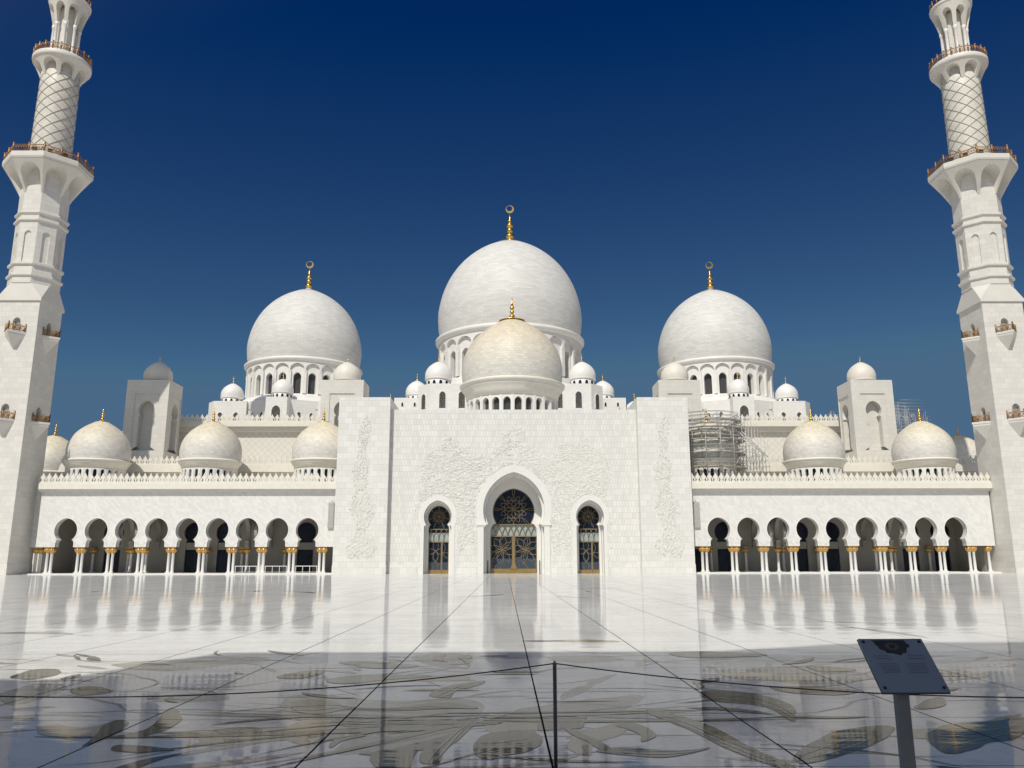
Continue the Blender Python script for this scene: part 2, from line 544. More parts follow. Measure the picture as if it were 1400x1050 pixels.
    def tube(s, pts, r, n=6, smooth=True, cap=True):
        pts = [Vector(p) for p in pts]
        if len(pts) < 2:
            return s
        vs, fs = [], []
        prev = None
        for i, p in enumerate(pts):
            d = (pts[min(i + 1, len(pts) - 1)] - pts[max(i - 1, 0)])
            if d.length < 1e-9:
                d = Vector((0, 0, 1))
            d.normalize()
            ref = prev if prev is not None else (Vector((0, 0, 1)) if abs(d.z) < 0.9 else Vector((1, 0, 0)))
            a = d.cross(ref)
            if a.length < 1e-6:
                a = d.cross(Vector((0.3, 1, 0.2)))
            a.normalize()
            b = d.cross(a).normalized()
            prev = a.cross(d)
            rr = r[i] if isinstance(r, (list, tuple)) else r
            for k in range(n):
                t = 2 * pi * k / n
                q = p + (a * cos(t) + b * sin(t)) * rr
                vs.append(q)
        for i in range(len(pts) - 1):
            for k in range(n):
                j = (k + 1) % n
                fs.append((i * n + k, (i + 1) * n + k, (i + 1) * n + j, i * n + j))
        if cap:
            fs.append(tuple(range(n)))
            fs.append(tuple((len(pts) - 1) * n + k for k in reversed(range(n))))
        return s.add(vs, fs, smooth)
    def mesh(s, name, mat):
        me = bpy.data.meshes.new(name)
        me.from_pydata(s.v, [], s.f)
        me.polygons.foreach_set('use_smooth', s.sm)
        bm = bmesh.new()
        bm.from_mesh(me)
        if getattr(s, 'flat_up', False):
            for f in bm.faces:
                f.normal_update()
                if f.normal.z < 0:
                    f.normal_flip()
        else:
            bmesh.ops.recalc_face_normals(bm, faces=bm.faces)
        bm.to_mesh(me)
        bm.free()
        me.materials.append(mat)
        me.update()
        return me
    def build(s, name, mat, parent=None, loc=(0, 0, 0), rz=0):
        o = bpy.data.objects.new(name, s.mesh(name, mat))
        COL.objects.link(o)
        o.location = loc
        o.rotation_euler = (0, 0, rz)
        if parent:
            o.parent = parent
        return o

def thing(name, label, cat, loc=(0, 0, 0), rz=0, group=None):
    o = bpy.data.objects.new(name, None)
    COL.objects.link(o)
    o.location = loc
    o.rotation_euler = (0, 0, rz)
    o.empty_display_size = 0.5
    return tag(o, label, cat, group)

def tag(o, label, cat, group=None):
    o['label'] = label
    o['category'] = cat
    if group:
        o['group'] = group
    return o

def struct(o, kind='structure'):
    o['kind'] = kind
    return o

def inst(src, parent, loc, rz=0):
    o = src.copy()
    COL.objects.link(o)
    o.parent = parent
    o.location = loc
    o.rotation_euler = (0, 0, rz)
    return o

def kids(o, al):
    return [c for c in al if c.parent == o]

def dup(root, loc, label, group=None, rz=0):
    al = list(bpy.data.objects)
    r = root.copy()
    COL.objects.link(r)
    r.location = loc
    r.rotation_euler = (0, 0, rz)
    r['label'] = label
    if group:
        r['group'] = group
    for ch in kids(root, al):
        c = ch.copy()
        COL.objects.link(c)
        c.parent = r
        for g in kids(ch, al):
            d = g.copy()
            COL.objects.link(d)
            d.parent = c
    return r

def smooth_curve(pts, per=6):
    out = []
    n = len(pts)
    for i in range(n - 1):
        p0, p1, p2, p3 = pts[max(i - 1, 0)], pts[i], pts[i + 1], pts[min(i + 2, n - 1)]
        for k in range(per):
            t = k / per
            out.append(tuple(0.5 * (2 * b + (c - a) * t + (2 * a - 5 * b + 4 * c - d) * t * t + (3 * b - a - 3 * c + d) * t ** 3)
                             for a, b, c, d in zip(p0, p1, p2, p3)))
    out.append(tuple(pts[-1]))
    return out

def horseshoe(r, cz, apex, neck, zb, hb, body=None, n=12, flare=True):
    """outline of a pointed horseshoe opening about x = 0: bottom-left up, over and down.
    neck: half width where the circle is cut; below it the opening widens to hb (flare) and drops to zb"""
    k = -sqrt(max(r * r - neck * neck, 0.0001))
    a0 = atan2(k, neck)
    right = []
    e = max(0.0, ((apex - cz) ** 2 - r * r) / (2 * r))
    a1 = math.acos(e / (r + e))
    m1 = max(3, n // 3)
    for i in range(m1):
        a = a0 * (1 - i / m1)
        right.append((r * cos(a), cz + r * sin(a)))
    for i in range(n + 1):
        a = a1 * i / n
        right.append((-e + (r + e) * cos(a), cz + (r + e) * sin(a)))
    right[-1] = (0, apex)
    zn = right[0][1]
    low = []
    if flare:
        h = hb - neck
        dz = min((zn - zb), h * 1.6) if body is None else body
        for i in range(5):
            t = i / 4 * pi / 2
            low.append((neck + h * sin(t), zn - dz * (1 - cos(t))))
        if zn - dz > zb + 0.02:
            low.append((hb, zb))
    else:
        low = [(neck, zn), (hb, zn - 0.02), (hb, zb)]
    low = low[1:]
    R_ = list(reversed(low)) + right          # bottom right ... apex
    L_ = [(-x, z) for x, z in R_]
    return L_ + list(reversed(R_))[1:]

def offset_outline(P, d):
    out = []
    n = len(P)
    for i in range(n):
        a, b = P[max(i - 1, 0)], P[min(i + 1, n - 1)]
        dx, dz = b[0] - a[0], b[1] - a[1]
        L = math.hypot(dx, dz) or 1
        out.append((P[i][0] - dz / L * d, P[i][1] + dx / L * d))
    return out

def shift(P, dx, dz=0):
    return [(x + dx, z + dz) for x, z in P]

def inside(P, x, z):
    c = False
    n = len(P)
    for i in range(n):
        x1, z1 = P[i]
        x2, z2 = P[(i + 1) % n]
        if (z1 > z) != (z2 > z) and x < (x2 - x1) * (z - z1) / (z2 - z1) + x1:
            c = not c
    return c

# ------------------------------------------------------------------ ground and courtyard floor
g = MB()
g.add([(-2500, -2500, -0.25), (2500, -2500, -0.25), (2500, 2500, -0.25), (-2500, 2500, -0.25)], [(0, 1, 2, 3)])
struct(g.build('ground', M['sand']))
fl = MB()
fl.box(-95, 98, -45, 190, -0.24, 0.0)
struct(fl.build('courtyard_floor', M['floor']))

# --- floral inlay of the floor: swooping leaves and petals laid flush with the marble
def ribbon(mb, pts, widths, z):
    c = smooth_curve([(x, y) for x, y in pts], 8)
    w = smooth_curve([(q,) for q in widths], 8)
    L, Rr = [], []
    for i, (x, y) in enumerate(c):
        a, b = c[max(i - 1, 0)], c[min(i + 1, len(c) - 1)]
        dx, dy = b[0] - a[0], b[1] - a[1]
        q = math.hypot(dx, dy) or 1
        ww = max(w[i][0], 0.004) / 2
        L.append((x - dy / q * ww, y + dx / q * ww, z))
        Rr.append((x + dy / q * ww, y - dx / q * ww, z))
    n = len(c)
    mb.add(L + Rr, [(i, i + 1, n + i + 1, n + i) for i in range(n - 1)])

def petal(mb, x, y, ang, length, width, bend, z, bulge=0.45):
    """a leaf that starts at (x, y) and sweeps off at ang, curving by bend"""
    pts, ws = [], []
    px, py, a = x, y, ang
    N = 7
    for i in range(N):
        t = i / (N - 1)
        pts.append((px, py))
        ws.append(width * (sin(pi * min(1, t ** (0.69 / math.log(1 / bulge) if False else 1.0))) ** 0.8 if 0 < t < 1 else 0.0))
        px += cos(a) * length / (N - 1)
        py += sin(a) * length / (N - 1)
        a += bend / (N - 1)
    ribbon(mb, pts, ws, z)
INLAY = [
    ('grey', [(-2.73, 10.61), (-2.52, 10.86), (-1.91, 10.68), (-1.25, 10.39), (-0.74, 10.58), (-0.30, 10.25), (-0.25, 9.41), (-0.51, 8.60), (-0.76, 7.92), (-1.12, 7.67), (-1.51, 7.68), (-1.59, 8.62), (-2.14, 9.26), (-2.47, 9.72)]),
    ('tan', [(-0.27, 9.16), (0.04, 9.34), (0.34, 9.27), (0.41, 8.80), (0.14, 8.64), (-0.16, 8.54)]),
    ('olive', [(-2.50, 10.00), (-2.53, 10.37), (-2.36, 10.53), (-2.12, 10.41), (-1.87, 10.06), (-1.47, 9.95), (-1.11, 10.12), (-0.74, 10.23), (-0.36, 9.96), (-0.38, 9.79), (-0.68, 9.85), (-1.08, 9.80), (-1.44, 9.75), (-1.82, 9.77), (-2.02, 9.57), (-2.27, 9.60), (-2.42, 9.78)]),
    ('olive', [(-1.83, 9.25), (-1.61, 9.31), (-1.24, 9.18), (-0.89, 9.17), (-0.59, 9.11), (-0.62, 8.93), (-0.97, 8.88), (-1.30, 8.85), (-1.65, 8.89), (-1.77, 9.07)]),
    ('olive', [(-0.95, 10.75), (-0.85, 11.27), (-0.70, 11.66), (-0.47, 11.96), (-0.32, 12.06), (-0.40, 11.55), (-0.58, 11.18), (-0.64, 10.74), (-0.74, 10.58)]),
    ('olive', [(-0.20, 8.29), (-0.07, 8.54), (0.14, 8.64), (0.33, 8.53), (0.33, 8.18), (0.17, 7.82), (0.01, 7.57), (-0.14, 7.41), (-0.26, 7.74)]),
    ('olive', [(-0.72, 7.31), (-0.70, 7.83), (-0.61, 8.20), (-0.51, 8.60), (-0.32, 9.29), (-0.30, 9.10), (-0.40, 8.60), (-0.44, 8.19), (-0.49, 7.66), (-0.54, 7.34)]),
    ('olive', [(-1.30, 7.67), (-1.05, 7.84), (-0.69, 8.20), (-0.39, 8.76), (-0.36, 8.65), (-0.66, 7.92), (-1.02, 7.63)]),
    ('olive', [(-1.07, 7.20), (-1.12, 7.67), (-0.93, 7.84), (-0.78, 7.92), (-0.74, 7.66), (-0.74, 7.12), (-0.93, 6.99)]),
    ('grey', [(-1.05, 7.51), (-0.98, 7.64), (-0.89, 7.62), (-0.86, 7.38), (-0.97, 7.29)]),
    ('olive', [(-1.59, 8.07), (-1.60, 8.31), (-1.50, 8.46), (-1.35, 8.46), (-1.45, 8.31), (-1.50, 8.12), (-1.52, 7.95)]),
    ('tan', [(-2.24, 8.96), (-2.07, 9.25), (-1.84, 9.19), (-1.78, 9.01), (-1.88, 8.73), (-2.04, 8.32), (-2.15, 8.27)]),
    ('tan', [(-2.19, 11.89), (-1.97, 12.20), (-1.50, 12.42), (-0.70, 12.75), (-0.57, 12.17), (-1.33, 11.98), (-1.78, 11.78)]),
    ('olive', [(-2.72, 14.27), (-2.34, 14.42), (-1.94, 14.16), (-1.39, 13.80), (-1.64, 13.48), (-2.11, 13.41), (-2.46, 13.83)]),
    ('grey', [(0.11, 9.40), (0.41, 9.73), (0.68, 10.16), (0.96, 10.35), (0.93, 10.00), (0.66, 9.79), (0.28, 9.47)]),
    ('olive', [(0.38, 9.03), (0.59, 9.21), (0.86, 9.33), (0.81, 8.74), (0.58, 8.69), (0.38, 8.64)]),
    ('grey', [(-1.58, 15.21), (-1.15, 14.24), (-0.61, 13.57), (-0.63, 13.35), (-1.18, 13.80), (-1.57, 14.78)]),
    ('olive', [(-1.25, 14.54), (-1.15, 15.20), (-1.04, 15.30), (-1.11, 14.70), (-1.00, 14.23)]),
    ('olive', [(-0.79, 15.02), (-0.69, 15.36), (-0.55, 14.95), (-0.61, 14.53), (-0.62, 13.51), (-0.70, 14.38)]),
    ('olive', [(-3.31, 12.57), (-3.08, 13.17), (-2.77, 13.29), (-2.72, 12.79), (-3.00, 12.34)]),
    ('grey', [(0.70, 10.80), (0.85, 11.33), (1.08, 11.62), (1.05, 11.33), (0.88, 10.97), (0.73, 10.47)]),
    ('tan', [(-2.04, 8.32), (-1.88, 8.37), (-1.76, 8.03), (-1.85, 7.99), (-2.00, 8.17)]),
    ('tan', [(-4.78, 8.95), (-4.61, 9.08), (-4.22, 8.84), (-4.11, 9.23), (-4.00, 8.84), (-3.93, 8.32), (-4.26, 8.36)]),
    ('olive', [(-3.88, 8.08), (-4.11, 8.84), (-4.07, 9.23), (-3.92, 9.03), (-3.83, 8.48), (-3.82, 8.03)]),
    ('olive', [(-3.73, 8.48), (-3.63, 8.83), (-3.79, 10.00), (-3.62, 9.76), (-3.47, 9.32), (-3.44, 8.65), (-3.62, 8.40)]),
    ('olive', [(-3.50, 8.00), (-2.96, 7.88), (-3.18, 7.77), (-3.50, 7.78)]),
    ('tan', [(-3.01, 8.55), (-2.81, 8.82), (-2.53, 8.85), (-1.96, 8.81), (-1.75, 8.36), (-2.31, 8.13), (-2.69, 8.06)]),
    ('olive', [(-2.89, 8.73), (-2.54, 8.91), (-2.39, 8.63), (-2.62, 8.46)]),
    ('olive', [(-7.21, 12.65), (-7.40, 13.40), (-7.04, 13.48), (-6.67, 12.84), (-6.69, 12.34), (-6.95, 12.42)]),
    ('olive', [(-6.38, 12.45), (-6.39, 12.91), (-6.18, 12.55), (-6.27, 12.33)]),
    ('olive', [(-5.74, 11.40), (-5.56, 11.62), (-5.04, 11.24), (-5.29, 10.89)]),
    ('grey', [(-6.39, 10.97), (-6.50, 11.91), (-5.91, 11.63), (-5.67, 10.67), (-5.81, 10.16)]),
    ('grey', [(-6.40, 13.92), (-5.87, 14.65), (-5.06, 15.18), (-3.99, 14.61), (-4.58, 13.78), (-5.28, 13.22)]),
    ('grey', [(-4.37, 10.78), (-3.84, 11.06), (-3.32, 10.63), (-3.66, 10.32), (-4.12, 10.38)]),
    ('olive', [(2.54, 11.08), (2.92, 11.08), (3.25, 10.64), (3.30, 9.86), (3.16, 9.31), (3.02, 9.06), (3.01, 9.64), (2.83, 10.12), (2.53, 10.30), (2.43, 10.51)]),
    ('olive', [(1.59, 9.66), (1.85, 9.55), (2.09, 8.55), (2.27, 7.75), (2.37, 7.10), (2.23, 7.04), (2.04, 7.62), (1.85, 8.47), (1.64, 9.29)]),
    ('olive', [(2.53, 7.61), (2.87, 8.12), (3.31, 8.53), (3.78, 8.80), (3.89, 8.70), (3.58, 8.19), (3.18, 7.74), (2.79, 7.40), (2.49, 7.28)]),
    ('olive', [(4.05, 8.26), (4.40, 8.69), (5.06, 9.07), (5.50, 9.16), (4.99, 8.33), (4.36, 7.87), (3.88, 7.59), (3.79, 7.73)]),
    ('tan', [(3.88, 8.52), (4.52, 8.78), (5.56, 9.37), (5.57, 9.26), (4.56, 8.51), (3.86, 8.19)]),
    ('olive', [(0.84, 7.78), (1.06, 7.92), (1.31, 7.81), (1.61, 7.69), (1.86, 7.81), (1.64, 7.56), (1.31, 7.47), (0.96, 7.64)]),
    ('tan', [(0.56, 7.93), (1.05, 8.94), (1.33, 9.03), (1.13, 8.40), (0.87, 8.00), (0.69, 7.50)]),
    ('olive', [(1.11, 8.84), (1.31, 8.94), (1.42, 8.48), (1.41, 8.23), (1.28, 8.04), (1.27, 8.40)]),
    ('olive', [(0.64, 8.76), (0.75, 8.58), (0.87, 8.00), (0.91, 7.75), (0.81, 7.81), (0.72, 8.21)]),
    ('grey', [(0.82, 10.82), (1.23, 12.10), (1.63, 12.74), (1.63, 12.54), (1.25, 11.75), (0.86, 10.68)]),
    ('grey', [(0.08, 9.69), (0.51, 10.04), (1.07, 10.54), (1.60, 10.81), (1.69, 10.53), (1.42, 9.90), (0.86, 9.35), (0.51, 8.76), (0.07, 8.59)]),
    ('olive', [(-0.14, 8.42), (0.07, 8.59), (0.28, 8.50), (0.32, 8.17), (0.23, 7.79), (0.06, 7.65), (-0.07, 7.79)]),
    ('olive', [(3.07, 15.57), (3.91, 15.73), (4.70, 15.23), (3.65, 14.70), (3.11, 14.82)]),
    ('olive', [(4.87, 13.57), (5.34, 13.29), (5.27, 12.99), (4.78, 12.87), (4.74, 13.21)]),
    ('grey', [(3.73, 13.24), (4.76, 13.57), (5.48, 12.58), (6.76, 13.17), (7.04, 12.95), (6.25, 12.00), (5.23, 12.02), (4.38, 11.69), (3.70, 12.05)]),
    ('tan', [(3.22, 13.03), (3.91, 12.73), (4.55, 12.40), (4.72, 12.03), (4.00, 12.04), (3.23, 12.24)]),
    ('tan', [(5.37, 12.58), (5.92, 12.37), (7.09, 12.74), (6.92, 12.28), (5.96, 11.93), (5.23, 12.02)]),
    ('olive', [(4.83, 10.08), (5.27, 10.60), (5.20, 10.20), (4.96, 9.83), (4.69, 9.72)]),
    ('olive', [(3.50, 11.44), (4.11, 11.36), (4.51, 11.04), (4.18, 10.70), (3.62, 10.91)]),
    ('grey', [(0.77, 15.04), (1.69, 15.19), (1.98, 14.47), (1.32, 14.13), (0.80, 14.44)]),
    ('tan', [(0.38, 17.9), (1.11, 18.05), (1.70, 18.2), (2.22, 18.0), (2.42, 17.6), (1.56, 17.65), (1.03, 17.75), (0.60, 17.80)]),
    ('olive', [(0.38, 17.95), (1.01, 18.0), (1.29, 17.8), (0.75, 17.75)]),
    ('olive', [(-2.59, 12.18), (-2.24, 12.55), (-1.52, 12.73), (-1.08, 12.60), (-1.71, 12.16), (-2.20, 11.75)]),
    ('grey', [(-1.68, 15.10), (-0.93, 15.49), (-0.49, 14.27), (-1.07, 13.89)])]
def closed_curve(P, per=4):
    n = len(P)
    out = []
    for i in range(n):
        p0, p1, p2, p3 = P[i - 1], P[i], P[(i + 1) % n], P[(i + 2) % n]
        for k in range(per):
            t = k / per
            out.append(tuple(0.5 * (2 * b + (c - a) * t + (2 * a - 5 * b + 4 * c - d) * t * t + (3 * b - a - 3 * c + d) * t ** 3) for a, b, c, d in zip(p0, p1, p2, p3)))
    return out
VEIN = MB()
VEIN.flat_up = True
LAY = {'grey': [MB(), 0.0003], 'tan': [MB(), 0.0020], 'olive': [MB(), 0.0036]}
rw_ = random.Random(21)
for c_ in LAY:
    LAY[c_][0].flat_up = True
for c_, P_ in INLAY:
    mb0, z0_ = LAY[c_]
    Q_ = closed_curve(P_, 7)
    f1, f2, f3 = rw_.uniform(2.5, 4), rw_.uniform(5, 8), rw_.uniform(0, 6)
    Q_ = [(a + 0.035 * sin(f1 * b_ + f3) + 0.015 * sin(f2 * a * 2 + f3), b_ + 0.045 * sin(f1 * a + f3) + 0.02 * sin(f2 * 2 * b_)) for a, b_ in Q_]
    LAY[c_][1] += 0.00003
    mb0.add([(a, b_, z0_) for a, b_ in Q_], [tuple(range(len(Q_)))])
# stems and long petals that sweep out of the flower at the middle
for k in range(44):
    cc = ('grey', 'olive', 'tan', 'olive', 'grey')[k % 5]
    x, y = -0.35 + rw_.uniform(-0.3, 0.4), 9.3 + rw_.uniform(-0.35, 0.35)
    a = rw_.choice((pi * rw_.uniform(0.86, 1.35), pi * rw_.uniform(0.86, 1.35), -pi * rw_.uniform(-0.2, 0.35)))
    L = rw_.uniform(1.0, 4.6)
    b1 = rw_.uniform(-0.9, 0.9)
    pts, ws = [], []
    w_ = rw_.uniform(0.02, 0.13)
    for j in range(9):
        t = j / 8
        pts.append((x, y))
        ws.append(w_ * sin(pi * min(0.98, 0.06 + t)) ** 0.7)
        x += cos(a) * L / 8
        y += sin(a) * L / 8 * 0.62
        a += b1 / 8
    ribbon(LAY[cc][0], pts, ws, LAY[cc][1] + 0.00002)
    LAY[cc][1] += 0.000015
# pale veins inside the dark leaves
for c_, P_ in INLAY:
    if c_ != 'olive' or len(P_) < 8:
        continue
    cxm, cym = sum(a for a, b_ in P_) / len(P_), sum(b_ for a, b_ in P_) / len(P_)
    h_ = len(P_) // 2
    for q_ in (0.25, 0.55):
        mid = [((P_[i][0] * q_ + P_[-1 - i][0] * (1 - q_)), (P_[i][1] * q_ + P_[-1 - i][1] * (1 - q_))) for i in range(h_)]
        ribbon(LAY['olive'][0] if False else VEIN, mid, [0.0] + [0.02] * (len(mid) - 2) + [0.0], 0.0062 + 0.0001 * q_)
# fine stems that follow the leaves, and the pattern going on over the rest of the court
rn_ = random.Random(11)
for k in range(95):
    cc = ('olive', 'grey', 'tan', 'olive', 'grey')[k % 5]
    px_, py_ = rn_.uniform(-8, 8), rn_.uniform(7.0, 15.3)
    away = atan2(py_ - 9.5, px_ + 0.3) + rn_.uniform(-0.5, 0.5)
    petal(LAY[cc][0], px_, py_, away if abs(px_) > 1.5 else rn_.choice((0, pi)) + rn_.uniform(-0.5, 0.5), rn_.uniform(0.35, 1.5), rn_.uniform(0.05, 0.20), rn_.uniform(-1.3, 1.3), LAY[cc][1] + 0.00002)
    LAY[cc][1] += 0.000015
for k in range(70):
    x, y = rn_.uniform(-9, 9), rn_.uniform(6.2, 15.5)
    pts, a = [], rn_.choice((0, pi)) + rn_.uniform(-0.5, 0.5)
    for j in range(7):
        pts.append((x, y))
        x += 0.33 * cos(a)
        y += 0.33 * sin(a)
        a += rn_.uniform(-0.45, 0.45)
    w_ = rn_.choice((0.02, 0.03, 0.05))
    cc = rn_.choice(('grey', 'olive', 'tan', 'grey'))
    ribbon(LAY[cc][0], pts, [0.0, w_, w_ * 1.5, w_ * 1.5, w_, w_ * 0.6, 0.0], LAY[cc][1] + 0.00002)
    LAY[cc][1] += 0.000015
for k in range(16):
    s = rn_.choice((-1, 1))
    x, y = s * rn_.uniform(2, 40), rn_.uniform(19, 60)
    cc = rn_.choice(('tan', 'grey'))
    petal(LAY[cc][0], x, y, rn_.uniform(0, 2 * pi), rn_.uniform(1.2, 4), rn_.uniform(0.2, 0.6), rn_.uniform(-1.4, 1.4), LAY[cc][1] + 0.00002)
    LAY[cc][1] += 0.000015
struct(VEIN.build('floral_inlay', M['inlay_grey']))
for c_ in LAY:
    struct(LAY[c_][0].build('floral_inlay', M['inlay_' + c_]))


# ------------------------------------------------------------------ finials and domes
def finial_prof(h, r, cap=0.0):
    """stacked gold balls: heights relative to h"""
    P = []
    if cap:
        P += [(cap, -0.02 * h), (cap * 1.02, 0.0), (cap * 0.6, 0.035 * h), (r * 0.9, 0.08 * h)]
    else:
        P += [(r * 1.5, 0.0), (r * 1.1, 0.03 * h), (r * 0.55, 0.06 * h)]
    z = 0.08 * h
    for rr, hh in ((1.0, 0.22), (0.72, 0.17), (0.8, 0.17), (0.45, 0.12)):
        for i in range(1, 8):
            t = i / 8
            P.append((r * (0.34 + (rr - 0.34) * sin(pi * t) ** 0.8), z + hh * h * t))
        P.append((r * 0.3, z + hh * h))
        z += hh * h
    P += [(r * 0.26, z + 0.03 * h), (r * 0.05, h)]
    return P

def add_finial(parent, z, h, r, cap=0.0, crescent=0.0, mat='gold'):
    f = MB()
    f.lathe(finial_prof(h, r, cap), 20)
    o = f.build('finial', M[mat], parent, (0, 0, z))
    if crescent:
        c = MB()
        R1 = crescent
        out, inn = [], []
        for i in range(33):
            a = pi / 2 + 0.35 + 0.10 + (2 * pi - 0.20) * i / 32
            out.append((R1 * cos(a), R1 * sin(a)))
            inn.append((-R1 * 0.10 + R1 * 0.74 * cos(a), R1 * 0.20 + R1 * 0.74 * sin(a)))
        c.strip_ring(inn, out, -0.12, 0.12)
        c.build('crescent', M['gold'], o, (0, 0, h + R1 * 0.9))
    return o

DOME = [(0.955, 0.0), (0.985, 0.12), (1.0, 0.30), (0.995, 0.42), (0.965, 0.58), (0.915, 0.74), (0.84, 0.90), (0.74, 1.05), (0.61, 1.19), (0.45, 1.315), (0.28, 1.41), (0.12, 1.475), (0.01, 1.50)]
DOME_P = [(0.965, 0.0), (0.99, 0.12), (1.0, 0.28), (0.99, 0.42), (0.955, 0.58), (0.895, 0.73), (0.81, 0.87), (0.70, 1.00), (0.565, 1.12), (0.42, 1.225), (0.29, 1.30), (0.20, 1.35), (0.06, 1.385)]
def shell(Rr, prof=DOME, n=96, zs=1.0):
    return [(r * Rr, z * Rr * zs) for r, z in smooth_curve(prof, 4)]

def bent(Rd):
    def T(x, y, z):
        a = x / Rd - pi / 2
        rr = Rd - y          # y = 0 outer face, y > 0 into the wall
        return (rr * cos(a), rr * sin(a), z)
    return T

def drum_arcade(mb, Rd, n, zb, zt, P, C, depth, zbase=None):
    w = 2 * pi * Rd / n
    T = bent(Rd)
    for i in range(n):
        x = (i + 0.5) * w
        cell = shift(P, x)
        mb.opening(x - w / 2, x + w / 2, zb, zt, cell, (C[0] + x, C[1]), 0, depth, T)
    if zbase is not None:
        mb.lathe([(Rd, zbase), (Rd, zb)], n * 3, closed=True, off=0.0)

def arch_pane(P, T=None):
    m_ = MB()
    n = len(P)
    m_.prism(list(reversed(P)), 0, 0.06)
    return m_

def round_arch(hw, zb, zs, n=8, point=0.15):
    pts = [(-hw, zb)]
    for i in range(n + 1):
        a = pi - pi * i / n
        pts.append((hw * cos(a), zs + hw * sin(a) * (1 + point * sin(a) ** 3)))
    pts.append((hw, zb))
    return pts

def big_dome(name, label, loc, Rr, zsh, mat, cr, group=None, fh=None):
    """white dome on a drum of arched windows. local z = world z (loc z = 0)"""
    t = thing(name, label, 'dome', (loc[0], loc[1], 0), 0, group)
    d = MB()
    d.lathe([(r, zsh + z) for r, z in shell(Rr)], 128)
    d.build('dome_shell', M[mat], t)
    k = Rr / 12.8
    ring = MB()
    ring.lathe([(0.93 * Rr, zsh - 1.5 * k), (0.985 * Rr, zsh - 0.95 * k), (1.012 * Rr, zsh - 0.75 * k), (1.03 * Rr, zsh - 0.45 * k), (1.03 * Rr, zsh - 0.1 * k), (1.0 * Rr, zsh + 0.12 * k), (0.95 * Rr, zsh + 0.25 * k)], 128)
    ring.build('cornice_ring', M['white'], t)
    # scalloped band of arches under the ring
    N = 24
    Rd = 0.985 * Rr
    w = 2 * pi * Rd / N
    z_top, z_sp, z_bot = zsh - 0.9 * k, zsh - 2.6 * k, zsh - 3.3 * k
    sc = MB()
    P = [(-0.47 * w, z_bot)] + [(0.45 * w * cos(a), z_sp + 0.36 * w * sin(a)) for a in [pi - pi * i / 10 for i in range(11)]] + [(0.47 * w, z_bot)]
    drum_arcade(sc, Rd, N, z_bot, z_top, P, (0, z_sp), 0.05 * Rr)
    sc.build('corbel_arches', M['white'], t)
    # drum wall with windows
    zb, zw = zsh - 9.3 * k, zsh - 8.0 * k
    Rw = 0.945 * Rr
    w = 2 * pi * Rw / N
    dr = MB()
    hw = 0.26 * w
    zs_ = zsh - 4.3 * k
    P = round_arch(hw, zw, zs_, 10)
    drum_arcade(dr, Rw, N, zw, zsh - 1.5 * k, P, (0, (zw + zs_) / 2 + 1.0 * k), 0.075 * Rr)
    dr.lathe([(Rw + 0.5 * k, zb - 1.2 * k), (Rw + 0.5 * k, zw - 0.4 * k), (Rw + 0.003, zw + 0.002)], 72)
    # pilasters between the windows
    for i in range(N):
        a = 2 * pi * i / N - pi / 2
        T = bent(Rw)
        x = i * w
        dr.prism([(x - 0.11 * w, zw), (x + 0.11 * w, zw), (x + 0.11 * w, zsh - 2.9 * k), (x - 0.11 * w, zsh - 2.9 * k)], -0.035 * Rr, 0.0, T)
    dr.build('drum', M['white'], t)
    sk = MB()
    sk.lathe([(Rw * 1.30, zb - 3.0 * k), (Rw * 1.22, zb - 1.4 * k), (Rw * 1.03, zb + 0.3 * k)], 96)
    sk.build('drum_skirt', M['white'], t)
    core = MB()
    core.lathe([(0.86 * Rr, zb), (0.86 * Rr, zsh - 1.4 * k)], 72)
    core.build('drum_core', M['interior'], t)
    pane = arch_pane(round_arch(hw * 1.15, zw, zs_, 8)).mesh('window', M['glass_lattice'])
    for i in range(N):
        a = 2 * pi * (i + 0.5) / N - pi / 2
        dlt = (a + pi / 2 + pi) % (2 * pi) - pi
        if abs(dlt) < R(96):
            rr = Rw - 0.07 * Rr
            o = bpy.data.objects.new('window', pane)
            COL.objects.link(o)
            o.parent = t
            o.location = (rr * cos(a), rr * sin(a), 0)
            o.rotation_euler = (0, 0, a + pi / 2)
    zt = zsh + 1.5 * Rr
    cap = MB()
    cap.lathe([(0.20 * Rr, zt - 0.045 * Rr), (0.11 * Rr, zt - 0.015 * Rr), (0.05 * Rr, zt + 0.02 * Rr)], 32)
    cap.build('crown_cap', M['cupola'], t)
    add_finial(t, zt - 0.1, fh, 0.062 * Rr, 0, cr)
    return t

big_dome('central_dome', 'largest white marble dome at the centre, with gold crescent finial', (1.1, 177), 16.15, 49.4, 'dome_main', 0.95, 'white domes of the prayer hall', 7.3)
big_dome('side_dome', 'white marble dome left of the largest one, on a drum of arched windows', (-44.65, 177), 12.4, 43.3, 'dome_side', 0.85, 'white domes of the prayer hall', 5.4)
big_dome('side_dome', 'white marble dome right of the largest one, on a drum of arched windows', (46.9, 177), 12.4, 43.3, 'dome_side', 0.85, 'white domes of the prayer hall', 5.4)

